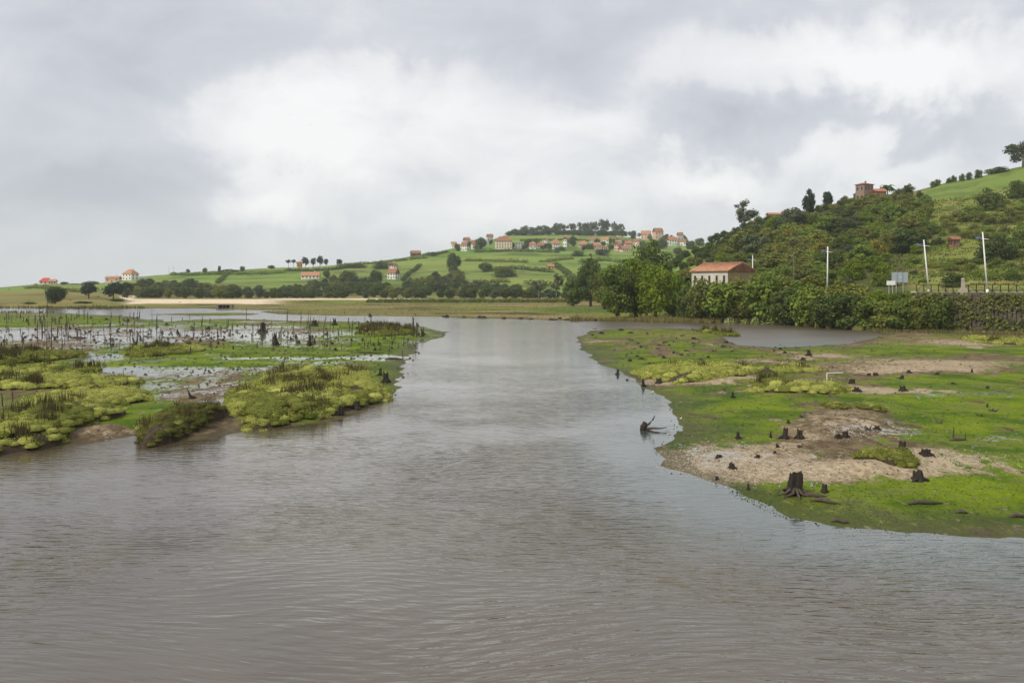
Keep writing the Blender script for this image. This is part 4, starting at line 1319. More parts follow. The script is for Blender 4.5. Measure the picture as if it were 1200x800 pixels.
H('small plain white house with red roof after the flat-roofed one', 624, 292, 9, 4, 3, rm='tile_red', rot=.2)
H('low house with brown roof between the white ones', 634, 291, 10, 3, 3, wm='grey_wall', rm='tile_brown', rot=-.2)
H('white gabled house standing higher behind the low brown-roofed one', 639, 286, 8, 4, 3, rot=1.2, dep=.9, d=1130)
H('white house with the brightest orange hipped roof in the village', 651, 292, 12, 6, 5, rm='tile_orange', rot=.35, hip=True, rows=2)
H('narrow white tower-like house beside the tall dark tree', 663, 289, 8, 8, 3, rm='tile_brown', rot=1.1, dep=.8, rows=2, cols=2)
H('low house with wide orange roof after the tall dark tree', 683, 290, 13, 3, 4, wm='pink_wall', rm='tile_orange', rot=.15, hip=True)
H('brown-roofed house just uphill of the wide orange roof', 695, 285, 10, 3, 3, wm='grey_wall', rm='tile_brown', rot=-.3, d=1140)
H('low orange-roofed house in the middle of the village row', 699, 292, 12, 4, 3, wm='pink_wall', rm='tile_orange', rot=.3)
H('white house with orange roof uphill in the village middle', 709, 286, 12, 4, 3, rm='tile_orange', rot=-.25, d=1140)
H('small white block at the lower village edge', 709, 297, 7, 6, 2, rm='tile_brown', rot=.2, rows=2, cols=2)
H('tall pink house with orange roof in the village', 724, 294, 10, 7, 4, wm='pink_wall', rm='tile_orange', rot=.9, rows=2)
H('white gabled house uphill of the pink one', 725, 286, 10, 4, 3, rm='tile_red', rot=1.2, d=1130)
H('pink house with brick-red roof by the village end', 736, 291, 11, 5, 3, wm='pink_wall', rm='tile_red', rot=.2, rows=2)
H('pale low house next to the pink house at the village end', 746, 289, 9, 5, 3, wm='cream_wall', rm='tile_brown', rot=-.3)
H('white house alone on the slope below the village', 731, 304, 12, 5, 4, rm='tile_red', rot=.5, d=1010)
H('brick-orange house on the crest, the nearer to the tree gap', 757, 281, 14, 6, 4, wm='pink_wall', rm='tile_orange', rot=-.25, rows=2)
H('brick-orange house on the crest, the higher of the pair', 771, 279, 14, 7, 4, wm='pink_wall', rm='tile_brown', rot=.3, rows=2)
H('white house with pink roof close to the near hill', 787, 288, 13, 6, 4, rm='tile_red', rot=.3, rows=2)
H('small grey house on the skyline above the last white house', 797, 280, 8, 4, 3, wm='grey_wall', rm='tile_brown', rot=.2, d=1180)
H('long white house with brown roof half behind the near hill', 799, 288, 12, 4, 3, rm='tile_brown', rot=-.2, d=1100)
H('small ochre shed on the field edge below the village', 645, 316, 9, 3, 2, wm='ochre_wall', rm='tile_orange', rot=.2, cols=2, name='field_shed')
H('white villa with stepped orange roof alone on the green brow', 153, 330, 18, 8, 5, rm='tile_orange', rot=-.45, hip=True, rows=2, d=830, name='hill_villa')
H('low pink outbuilding with orange roof beside the brow villa', 133, 331, 16, 4, 2, wm='pink_wall', rm='tile_orange', rot=.1, d=815, name='outbuilding')
H('house with scarlet roof and white walls on the far dune skyline', 54, 337, 15, 4, 4, rm='tile_scarlet', rot=.3, hip=True, d=830, name='dune_house')
H('low orange-roofed annex beside the scarlet-roofed house', 62, 337, 9, 3, 2, wm='pink_wall', rm='tile_orange', rot=.2, d=825, name='dune_annex')
H('long low house with bright orange roof on the far slope', 364, 330, 22, 5, 4, rm='tile_orange', rot=.12, dep=.5, cols=5, d=760, name='farmstead')
H('ochre house among the skyline pines', 351, 315, 7, 5, 2, wm='ochre_wall', rm='tile_brown', rot=.4, d=890, name='skyline_house')
H('white villa with brown roof and several gables among dark trees on the far slope', 461, 332, 14, 11, 5, rm='tile_brown', rot=-.5, rows=2, d=740, name='slope_villa')
H('white gabled house just above the slope villa', 461, 316, 10, 4, 3, rm='tile_brown', rot=1.1, d=860, name='slope_house')
H('dark stone barn alone on the green brow before the village', 487, 301, 13, 3, 3, wm='stone', rm='tile_brown', rot=.3, d=990, name='stone_barn', chim=False)
H('low house with orange roof showing over the near ridge beside the conifer', 912, 258, 26, 5, 2, wm='pink_wall', rm='tile_orange', rot=.1, dep=.4, d=450, name='ridge_house', cols=4)
H('ruined tower-like brick house on the near ridge', 1013, 232, 19, 14, 1.5, wm='ruin_wall', rm='tile_brown', rot=.45, dep=.85, hip=True, rows=2, d=440, name='ruined_house')
H('low red-roofed wing attached by the ruined brick tower', 1030, 232, 14, 6, 3, wm='brick_wall', rm='tile_red', rot=.1, d=436, name='low_wing', cols=2)
H('small brick hut with white corner on the grassy slope over the road', 1118, 290, 11, 6, 1, wm='brick_wall', rm='tile_brown', rot=.2, name='slope_hut', cols=2, chim=False)

# --- white farmhouse with a bare brown gable
th = R(-50)
cx, cy = (853 - 600) / F * 215, 215.0
L, W = 11.0, 11.0
ex = (math.cos(th), math.sin(th))
ey = (-math.sin(th), math.cos(th))
ox, oy = cx - ex[0] * L / 2 + ey[0] * W / 2, cy - ex[1] * L / 2 + ey[1] * W / 2
zb = 0.6
fh = tag(empty('farmhouse', (ox, oy, zb), th), 'old white farmhouse with orange tile roof and bare brown gable behind the bank shrubs', 'house')
He, rh = 11.6 - zb, 2.0
mb = MB()
mb.add([(-L / 2, -W / 2, 0), (L / 2, -W / 2, 0), (L / 2, W / 2, 0), (-L / 2, W / 2, 0), (-L / 2, -W / 2, He), (L / 2, -W / 2, He), (L / 2, W / 2, He), (-L / 2, W / 2, He), (-L / 2, 0, He + rh), (L / 2, 0, He + rh)],
       [(0, 1, 5, 4), (2, 3, 7, 6), (3, 0, 4, 8, 7), (0, 3, 2, 1), (1, 2, 6, 9, 5)])
mb.build('wall', M['old_plaster'], fh)
mb = MB()
mb.add([(L / 2 + .03, -W / 2, 0), (L / 2 + .03, W / 2, 0), (L / 2 + .03, W / 2, He), (L / 2 + .03, 0, He + rh - .02), (L / 2 + .03, -W / 2, He)], [(0, 1, 2, 3, 4)])
mb.add([(L / 2 + .08, -W / 2, 0), (L / 2 + .08, W / 2, 0), (L / 2 + .08, W / 2, He), (L / 2 + .08, 0, He + rh - .02), (L / 2 + .08, -W / 2, He)], [(0, 1, 2, 3, 4)])
tag(mb.build('gable', M['rough_wall'], fh), 'bare brown plaster gable end')
mb = MB()
prism_roof(mb, L, W, He + .05, rh, .45)
ro = mb.build('roof', M['tile_orange'], fh)
tile = MB()       # rows of barrel tiles running down both slopes
for i in range(36):
    xx = -L / 2 - .35 + i * (L + .7) / 35
    for s in (-1, 1):
        tile.tube([(xx, s * (W / 2 + .42), He + .10), (xx, 0, He + rh + .30)], [.11, .11], 6)
tag(tile.build('roof_tiles', M['tile_orange'], ro, True), kind='stuff')
for zz in (He - 1.9,):
    for i in range(5):
        xx = -L / 2 + (i + .5) * L / 5
        f = MB()
        f.box(xx, -W / 2 - .02, zz, .62, .12, 1.75)
        fo = f.build('window', M['frame'], fh)
        p = MB()
        p.box(xx, -W / 2 - .06, zz, .46, .1, 1.55)
        p.build('pane', M['pane'], fo)

# ------------------------------------------------------------------ the road on its embankment
eu = np.linspace(1068, 1480, 46)
eD = np.interp(eu, EMB_U, EMB_D)
ex_ = (eu - 600) / F
road = MB()
V, Fc = [], []
for i in range(len(eu)):
    for off in (4.2, 11.5):
        D_ = eD[i] + off
        V.append((ex_[i] * D_, D_, 7.03))
    if i:
        b = 2 * i
        Fc.append((b - 2, b - 1, b + 1, b))
road.add(V, Fc)
tag(road.build('road', M['asphalt']), kind='structure')
kerb = MB()
for i in range(1, len(eu)):
    D0, D1 = eD[i - 1] + 2.9, eD[i] + 2.9
    a = np.array([ex_[i - 1] * D0, D0])
    b = np.array([ex_[i] * D1, D1])
    m_ = (a + b) / 2
    kerb.box(m_[0], m_[1], 6.95, float(np.linalg.norm(b - a)), .5, .34, math.atan2(b[1] - a[1], b[0] - a[0]))
tag(kerb.build('kerb', M['pale_stone']), kind='structure')


def emb(uu, off=0.0):
    D_ = float(np.interp(uu, EMB_U, EMB_D)) + off
    return (uu - 600) / F * D_, D_


# retaining wall of rough stones, overgrown
wl = tag(empty('retaining_wall', (*emb(1150), 0)), 'rough overgrown stone retaining wall carrying the road', 'wall')
bx0, by0 = emb(1150)
core, stones, leafC, leafN = MB(), MB(), [], []
rs = random.Random(3)
us = np.linspace(1072, 1460, 75)
for i in range(len(us) - 1):
    a = np.array(emb(us[i], .9))
    b = np.array(emb(us[i + 1], .9))
    m_ = (a + b) / 2
    ln = float(np.linalg.norm(b - a))
    an = math.atan2(b[1] - a[1], b[0] - a[0])
    nx, ny = math.sin(an), -math.cos(an)
    core.box(m_[0] - bx0 - nx * 2.2, m_[1] - by0 - ny * 2.2, 3.2, ln + .02, 4.8, 7.3, an)
    z = -.3
    j = 0
    while z < 6.5:
        hgt = rs.uniform(.28, .5)
        wd = ln * rs.uniform(.75, .98)
        off = rs.uniform(.18, .46)
        stones.box(m_[0] - bx0 + nx * off + rs.uniform(-.1, .1), m_[1] - by0 + ny * off, z + hgt / 2, wd, .5, hgt * .9, an + rs.uniform(-.12, .12), rs.uniform(.75, .95))
        z += hgt
    for _ in range(70):
        z = rs.uniform(0, 6.9) ** 1.0
        if vnoise(np.array([m_[0]]), np.array([z * 1.3]), 2.2)[0] < .38: continue
        q = rs.uniform(.45, 1.1)
        t_ = rs.uniform(-.5, .5)
        leafC.append((m_[0] - bx0 + nx * q + math.cos(an) * ln * t_, m_[1] - by0 + ny * q + math.sin(an) * ln * t_, z))
        leafN.append((nx, ny, .5))
core.build('wall_core', M['stone'], wl)
tag(stones.build('wall_stones', M['stone'], wl), kind='stuff')
r2 = np.random.default_rng(8)
LC, LN = np.array(leafC), np.array(leafN)
V, Q = leaf_quads(LC, LN + r2.normal(size=LN.shape) * .6, r2.uniform(.14, .34, len(LC)), r2)
iv = link('ivy', leaf_mesh('ivy', V, Q, np.clip(r2.normal(.35, .2, len(LC)), 0, 1), M['leaf_olive']), wl)
iv['kind'] = 'stuff'
# rubble at the wall's foot
for i in range(26):
    uu = 1040 + i * 6.4 + rs.uniform(-2, 2)
    x, y = emb(uu, rs.uniform(-2.6, -.4))
    s = rs.uniform(.25, .6)
    mb = MB()
    ang = rs.uniform(0, 6.28)
    n = 7
    ring = [(math.cos(6.283 * k / n + ang) * rs.uniform(.7, 1.1), math.sin(6.283 * k / n + ang) * rs.uniform(.6, 1.0)) for k in range(n)]
    vs = [(a_ * s, b_ * s, -.2) for a_, b_ in ring] + [(a_ * s * rs.uniform(.5, .8), b_ * s * rs.uniform(.5, .8), s * rs.uniform(.5, .9)) for a_, b_ in ring]
    mb.add(vs, [(k, (k + 1) % n, n + (k + 1) % n, n + k) for k in range(n)] + [tuple(range(n, 2 * n))])
    o = mb.build('rubble_stone', M['rock'])
    o.location = (x, y, float(ground_z(np.array([x]), np.array([y]))[0]))
    tag(o, 'rough fallen stone lying at the foot of the road wall', 'stone', 'fallen stones at the wall foot')

# wooden fence with diagonal braces along the road edge
fx, fy = emb(1060, 2.4)
fe = tag(empty('road_fence', (fx, fy, 7.0)), 'dark wooden fence with diagonal braces along the road edge', 'fence')
P_ = [np.array(emb(uu, 2.4)) for uu in np.linspace(1074, 1330, 300)]
acc_, last, posts = 0.0, None, [P_[0]]
for p, q in zip(P_, P_[1:]):
    acc_ += np.linalg.norm(q - p)
    if acc_ >= 1.15:
        posts.append(q)
        acc_ = 0
pm = MB()
pm.box(0, 0, .62, .12, .12, 1.24)
post_me = pm.mesh('post', M['fence_wood'])
for i, p in enumerate(posts):
    o = link('post', post_me, fe)
    o.location = (p[0] - fx, p[1] - fy, 0)
    if i:
        q = posts[i - 1]
        for nm, z0, z1, r_ in (('top_rail', 1.2, 1.2, .06), ('lower_rail', .22, .22, .045), ('brace', *((.24, 1.16) if i % 2 else (1.16, .24)), .045)):
            if nm == 'brace' and i % 3 == 0: continue
            m_ = MB()
            m_.tube([(q[0] - fx, q[1] - fy, z0), (p[0] - fx, p[1] - fy, z1)], [r_, r_], 4)
            m_.build(nm, M['fence_wood'], fe)

# stone pillar with a stepped foot
x, y = emb(1128.5, 1.2)
pe = tag(empty('stone_pillar', (x, y, 6.6)), 'pale stone pillar on a stepped foot where the fence meets the wall', 'pillar')
m_ = MB(); m_.box(0, 0, .35, 1.1, 1.0, .9); m_.box(0.1, 0, .95, .8, .8, .4); m_.build('foot', M['pale_stone'], pe)
m_ = MB(); m_.box(0, 0, 1.75, .46, .46, 1.4, 0, .85); m_.build('shaft', M['pale_stone'], pe)
m_ = MB(); m_.tube([(0, 0, 2.42), (0, 0, 2.6), (0, 0, 2.72)], [.3, .3, .14], 8); m_.build('cap', M['pale_stone'], pe)


# street lamps: white pole, cross arm, flat blue head
def lamp(label, pxb, pyb, pxt, pyt, d, on_land=False):
    k = d / F
    x0, z0 = (pxb - 600) * k, 6.95
    if on_land:
        z0 = float(ground_z(np.array([x0]), np.array([d]))[0])
    x1, z1 = (pxt - 600) * k, CH + (HZ - pyt) * k
    e = tag(empty('street_lamp', (x0, d, z0)), label, 'street lamp', 'street lamps along the road')
    Hh = z1 - z0
    lean = x1 - x0
    m_ = MB()
    m_.tube([(0, 0, -.2), (0, 0, .45)], [.24, .22], 10)
    m_.build('base', M['lamp_white'], e, True)
    m_ = MB()
    m_.tube([(0, 0, .3), (lean * .5, 0, Hh * .5), (lean, 0, Hh)], [.135, .12, .09], 10)
    m_.build('pole', M['lamp_white'], e, True)
    m_ = MB()
    az = Hh * .89
    al = lean * .89
    m_.tube([(al - .75, 0, az + .06), (al + .95, 0, az - .12)], [.07, .07], 6)
    m_.build('arm', M['lamp_white'], e, True)
    m_ = MB()
    m_.tube([(al - .35, 0, az + .06), (al - .9, 0, az + .10), (al - 1.2, 0, az + .06)], [.10, .17, .10], 8)
    m_.box(al - .8, 0, az + .2, .9, .34, .1)
    m_.build('lamp_head', M['lamp_blue'], e, True)


lamp('white street lamp leaning a little, the one beside the stone pillar', 1157, 342, 1151.5, 272, 146)
lamp('white street lamp leaning a little, between the grey sign and the pillar', 1088.5, 343, 1082.5, 281, 154)
lamp('straight white street lamp rising from the bank shrubs', 969.5, 346, 970, 289, 170)
lamp('white street lamp just behind the brown farmhouse gable', 882, 345, 882, 299, 240, True)
x, y, z = at_d(930, 225)
e = tag(empty('wooden_pole', (x, y, z)), 'thin wooden pole among the yellowing trees behind the farmhouse', 'pole')
m_ = MB(); m_.tube([(0, 0, -.5), (0, 0, 9.3 + 8 - z)], [.11, .08], 6); m_.build('shaft', M['wire'], e)
m_ = MB(); m_.box(0, 0, 15.6 - z, 1.2, .1, .1); m_.build('crossarm', M['wire'], e)


# road signs seen from behind
def sign(label, px0, px1, py0, py1, d, nleg, mat, ribs):
    k = d / F
    xm = ((px0 + px1) / 2 - 600) * k
    wd, hg = (px1 - px0) * k, (py1 - py0) * k
    zc2 = CH + (HZ - (py0 + py1) / 2) * k
    e = tag(empty('road_sign', (xm, d, 6.95)), label, 'road sign')
    m_ = MB(); m_.box(0, 0, zc2 - 6.95, wd, .06, hg); m_.build('board', M[mat], e)
    for i in range(nleg):
        xx = (-.5 + (i + .7) / (nleg + .4)) * wd
        m_ = MB(); m_.tube([(xx, .09, -.3), (xx, .09, zc2 - 6.95 + hg * .48)], [.06, .06], 6); m_.build('leg', M['zinc'], e)
    for i in range(ribs):
        xx = (-.5 + (i + 1) / (ribs + 1)) * wd
        m_ = MB(); m_.box(xx, -.06, zc2 - 6.95, .09, .06, hg * .98); m_.build('rib', M['zinc_dark'], e)
    if ribs:
        m_ = MB(); m_.box(wd * .02, -.06, zc2 - 6.95, .35, .05, .12); m_.build('maker_plate', M['lamp_white'], e)
    return e


sign('large grey metal sign board seen from behind on two legs', 1045, 1064, 319, 331, 158, 2, 'zinc', 2)
sign('small pale sign board beside the large grey one', 1039, 1049.3, 329, 334, 157, 2, 'lamp_white', 0)

# timber sluice in the far bank
x, y, z = flat(260, 361.5)
se = tag(empty('sluice', (x, y + 3, 0), 0, (.9, .9, .62)), 'small dark sluice with timber piers in the far bank before the beach', 'sluice')
m_ = MB(); m_.box(0, 1.2, 2.25, 6.4, 2.6, .45); m_.build('deck', M['rock'], se)
for i, xx in enumerate((-2.6, -.55, .75, 2.7)):
    m_ = MB(); m_.box(xx, 0, .8, (.9 if i in (0, 3) else .35), 2.2, 2.8); m_.build('pier', M['rock'] if i in (0, 3) else M['bark'], se)
m_ = MB(); m_.box(0, 2.2, .9, 5.6, .3, 2.6); m_.build('gate', M['wet_wood'], se)
# two wire poles on the skyline
for px in (198, 203.5):
    x, y, z = at_d(px, 900)
    e = tag(empty('wire_pole', (x, y, z)), 'thin wire pole on the skyline of the far slope, ' + ('nearer the white villa' if px < 200 else 'farther from the white villa'), 'pole')
    m_ = MB(); m_.tube([(0, 0, -.5), (0, 0, 8.5)], [.14, .09], 6); m_.build('shaft', M['wire'], e)
    m_ = MB(); m_.box(0, 0, 8.1, 1.4, .12, .12); m_.build('crossarm', M['wire'], e)


# ------------------------------------------------------------------ salt-marsh tussocks
def tussock(label, px, py, rx, ry, hgt, mix=(.7, .3), rush=0.15, seed=1, name='marsh_tussock', tilt=0.0, leafs=70, edge=.5, cush=1.0, rush_h=.75, rush_zone=None, green='cushion_green'):
    """a hummock of cushion plants; px, py, rx, ry give its plan outline as seen in the photo"""
    rnd = np.random.default_rng(seed)
    x0, yc = gp(px, py)
    yf, yb = gp(px, py + ry)[1], gp(px, py - ry)[1]
    yc = (yf + yb) / 2
    hx, hy = rx * yc / F, (yb - yf) / 2
    x0 = (px - 600) / F * yc
    zb = float(ground_z(np.array([x0]), np.array([yc]))[0])
    e = tag(empty(name, (x0, yc, 0)), label, 'tussock')
    ph = rnd.uniform(0, 6.28, 6)

    def rim(a):
        return 1 + .13 * np.sin(2 * a + ph[0]) + .10 * np.sin(3 * a + ph[1]) + .07 * np.sin(5 * a + ph[2]) + .05 * np.sin(9 * a + ph[3])

    def shape(X, Y):
        """local height of the hummock's top, zero at its rim; lines of sight converge so the plan narrows toward the camera"""
        ux = X * (yc / (yc + Y)) / hx
        uy = Y / hy
        a = np.arctan2(uy, ux)
        r = np.sqrt(ux ** 2 + uy ** 2) / rim(a)
        return r, hgt * np.clip(1 - np.maximum(r, 0) ** (2 / edge), 0, 1) ** .6
    # soil body
    na, nrr = 90, 14
    V, Fc = [], []
    gz0 = []
    for j in range(nrr + 1):
        t = j / nrr
        for i in range(na):
            a = 2 * math.pi * i / na
            rr = t * 1.03 * float(rim(np.array([a]))[0])
            Y = math.sin(a) * rr * hy
            X = math.cos(a) * rr * hx * (yc + Y) / yc
            V.append((X, Y, t))
    V = np.array(V)
    gzv = ground_z(V[:, 0] + x0, V[:, 1] + yc)
    _, hh = shape(V[:, 0], V[:, 1])
    nz = fbm(V[:, 0] + x0, V[:, 1] + yc, .6, 3, seed) * 2.2
    V[:, 2] = np.where(V[:, 2] > .99, np.minimum(gzv, 0) - .35, np.maximum(gzv, 0.02) + hh * .72 + nz * .25 * np.minimum(hh + .1, .5))
    for j in range(nrr):
        for i in range(na):
            i2 = (i + 1) % na
            Fc.append((j * na + i, j * na + i2, (j + 1) * na + i2, (j + 1) * na + i))
    mb = MB()
    mb.add(V, Fc)
    mb.build('soil', M['soil'], e, True)
    # cushions
    k = yc / 55.0
    area = math.pi * hx * hy
    sp = .50 * cush * min(max(k, .8), 1.2)
    n = int(min(area / (sp * sp) * 1.0, 900))
    a = rnd.uniform(0, 6.283, n)
    r = np.where(rnd.random(n) < .3, rnd.uniform(.86, 1.01, n), np.sqrt(rnd.random(n)))
    Y = np.sin(a) * r * rim(a) * hy
    X = np.cos(a) * r * rim(a) * hx * (yc + Y) / yc
    _, hh = shape(X, Y)
    gg = np.maximum(ground_z(X + x0, Y + yc), 0)
    rad = rnd.uniform(.5, 1.25, n) * sp * (1.1 - .4 * (r > .9))
    big = fbm(X + x0, Y + yc, 3.0, 3, seed + 3.3)
    Z_ = gg + hh * .78 + np.clip(big, -.2, .3) * .5 * hgt
    split = fbm(X + x0, Y + yc, 4.0, 3, seed + 9.1) + rnd.normal(size=n) * .07
    thr = np.quantile(split, mix[0])
    for key, sel, nm in (('cushion', split <= thr, 'cushion_foliage'), (green, split > thr, 'green_foliage')):
        idx = np.nonzero(sel)[0]
        if not len(idx): continue
        ci = np.repeat(idx, leafs)
        dr = rnd.normal(size=(len(ci), 3))
        dr[:, 2] = np.abs(dr[:, 2]) * 1.0 - .25
        dr /= np.linalg.norm(dr, axis=1, keepdims=True)
        P = np.stack([X[ci], Y[ci], Z_[ci]], 1) + dr * (rad[ci] * rnd.uniform(.75, 1.2, len(ci)))[:, None] * np.array([1, 1, .55]) + np.array([0, 0, .02])
        dm = MB()
        dV, dQ = [], []
        for q in idx:
            b0 = len(dV)
            for (zz, rr_) in ((-.35, 1.0), (.15, .97), (.55, .70), (.74, .28)):
                for h_ in range(8):
                    aa = h_ * .7854 + q
                    dV.append((X[q] + math.cos(aa) * rr_ * rad[q] * .84, Y[q] + math.sin(aa) * rr_ * rad[q] * .84, Z_[q] + zz * rad[q] * .46))
            for j_ in range(3):
                for h_ in range(8):
                    dQ.append((b0 + j_ * 8 + h_, b0 + j_ * 8 + (h_ + 1) % 8, b0 + j_ * 8 + 8 + (h_ + 1) % 8, b0 + j_ * 8 + 8 + h_))
            dQ.append((b0 + 24, b0 + 26, b0 + 28, b0 + 30))
        dme = np_mesh(nm + '_dome', np.array(dV), np.array(dQ), M[key], True)
        da = dme.attributes.new('shade', 'FLOAT', 'POINT')
        da.data.foreach_set('value', np.repeat(np.clip(.42 + rnd.normal(size=len(idx)) * .14, 0, 1), 32).astype(np.float32))
        tag(link('cushion', dme, e), kind='stuff')
        lf = rnd.uniform(.5, 1.2, len(ci)) * .056 * max(k, .85) * (cush * .5 + .5)
        Vq, Qq = leaf_quads(P, dr + rnd.normal(size=dr.shape) * .6, lf, rnd, .6)
        ct = rnd.uniform(-.18, .18, n)
        tag(link(nm, leaf_mesh(nm, Vq, Qq, np.clip(.5 + ct[ci] + rnd.normal(size=len(ci)) * .17, 0, 1), M[key]), e), kind='stuff')
    # rushes
    nt = int(area * rush * .9)
    nt = min(nt, 420)
    if nt:
        a = rnd.uniform(0, 6.283, nt * 3)
        r = np.sqrt(rnd.random(nt * 3)) * .97
        Y = np.sin(a) * r * rim(a) * hy
        X = np.cos(a) * r * rim(a) * hx * (yc + Y) / yc
        score = fbm(X + x0, Y + yc, 3.5, 3, seed + 21.7)
        if rush_zone is not None:
            uu = 600 + F * (X + x0) / (Y + yc)
            score = score - .02 * np.abs(uu - rush_zone[0]) * (40 / rush_zone[1]) * .5
        o_ = np.argsort(-score)[:nt]
        o_ = o_[score[o_] > np.quantile(score, .45)]
        X, Y = X[o_], Y[o_]
        _, hh = shape(X, Y)
        Z0_ = np.maximum(ground_z(X + x0, Y + yc), 0) + hh * .7
        B = 34
        bi = np.repeat(np.arange(nt), B)
        m = len(bi)
        an = rnd.uniform(0, 6.283, m)
        ln = rnd.uniform(.55, 1.15, m) * rush_h * max(k ** .5, .8)
        sp_ = rnd.uniform(.0, .45, m)
        base = np.stack([X[bi] + rnd.normal(size=m) * .22, Y[bi] + rnd.normal(size=m) * .22, Z0_[bi]], 1)
        tip = base + np.stack([np.cos(an) * sp_ * ln, np.sin(an) * sp_ * ln, ln], 1)
        wv_ = np.stack([-np.sin(an), np.cos(an), 0 * an], 1) * (.022 * max(k, .8))
        mid = base * .5 + tip * .5 + np.array([0, 0, .05])
        Vq = np.stack([base - wv_, base + wv_, mid + wv_, tip], 1).reshape(-1, 3)
        tag(link('rushes', leaf_mesh('rushes', Vq, np.arange(4 * m).reshape(m, 4), np.clip(rnd.normal(.4, .22, m), 0, 1), M['rush']), e), kind='stuff')
    return e


tussock('pale yellow flat-topped hummock behind the rushy one on the near marsh corner', 98, 481, 62, 17, .50, (.92, .08), .03, 1)
tussock('green hummock with rusty rushes overhanging the water at the near marsh corner', 46, 512, 66, 23, .85, (.35, .65), .45, 21, rush_zone=(40, 40), rush_h=.9)
tussock('long narrow yellow-green hummock behind the big near marsh hummock', 50, 457, 92, 9, .50, (.7, .3), .25, 2, rush_zone=(20, 50))
tussock('rusty hummock at the photo edge among the far left sticks', 12, 427, 55, 9, .6, (.3, .7), .35, 3, rush_zone=(0, 60))
tussock('thin green hummock behind the rusty one', 30, 441, 42, 4, .35, (.6, .4), .1, 4)
tussock('dark round hummock overhanging the water between the two big ones', 210, 506, 36, 14, .95, (.02, .98), .35, 5, green='cushion_dark', edge=.35, cush=.8)
tussock('largest hummock, yellow-green with dark rushes, at the tip of the left bank', 362, 471, 84, 30, .75, (.6, .4), .28, 6, rush_zone=(370, 60))
tussock('small dark rush clump beside the largest hummock', 300, 471, 20, 6, .55, (.3, .7), 1.2, 7)
tussock('flat olive hummock amid the bright algae in mid marsh', 192, 417, 36, 6, .45, (.4, .6), .15, 8)
tussock('tiny dark rush hummock beside the long narrow one', 94, 442, 14, 4, .4, (.2, .8), .5, 9)
tussock('long bright yellow hummock on the right flat by the channel', 812, 441, 70, 9, .55, (.9, .1), .04, 10)
tussock('thin olive tail of hummock reaching toward the sandy strip', 918, 437, 40, 3.2, .25, (.5, .5), .05, 11)
tussock('row of low yellow-green cushions in the middle of the right flat', 942, 462, 48, 5, .5, (.75, .25), .06, 12, edge=.4)
tussock('moss-green hummock beside the brown sand mound on the right flat', 1040, 548, 36, 9, .3, (.15, .85), .05, 13, cush=.55)
tussock('small green tuft crowning the brown sand mound', 980, 482, 13, 3.5, .3, (.2, .8), .05, 14, cush=.6)
tussock('small green tuft next to the one crowning the sand mound', 1021, 484, 12, 3.2, .28, (.2, .8), .05, 15, cush=.6)
tussock('dark rush tuft at the end of the row of cushions', 908, 456, 14, 4.5, .5, (.1, .9), .8, 16)
tussock('flat pale hummock below the stone wall at the photo edge', 1172, 404, 40, 2.6, .35, (.8, .2), .05, 17)
tussock('dark hummock on the bank above the creek mouth', 455, 391, 30, 5, .5, (.1, .9), .3, 18)
tussock('low olive hummock at the end of the islet by the pond', 843, 391, 13, 3, .3, (.1, .9), .2, 19)


# ------------------------------------------------------------------ dead wood: sticks, stumps, roots
def stick_mesh(seed):
    r_ = random.Random(seed)
    mb = MB()
    lx, ly = r_.uniform(-.10, .10), r_.uniform(-.10, .10)
    mb.tube([(0, 0, -.25), (lx * .3, ly * .3, .35), (lx * .6 + r_.uniform(-.03, .03), ly * .6, .7), (lx, ly, 1)], [.075, .06, .05, .025], 5, True, .25, r_)
    for _ in range(r_.choice([0, 0, 1, 1, 2])):
        z = r_.uniform(.35, .8)
        a = r_.uniform(0, 6.28)
        ln = r_.uniform(.1, .28)
        mb.tube([(lx * z, ly * z, z), (lx * z + math.cos(a) * ln, ly * z + math.sin(a) * ln, z + ln * r_.uniform(.3, 1.1))], [.03, .014], 4)
    return mb.mesh('stick', M['dead_wood'])


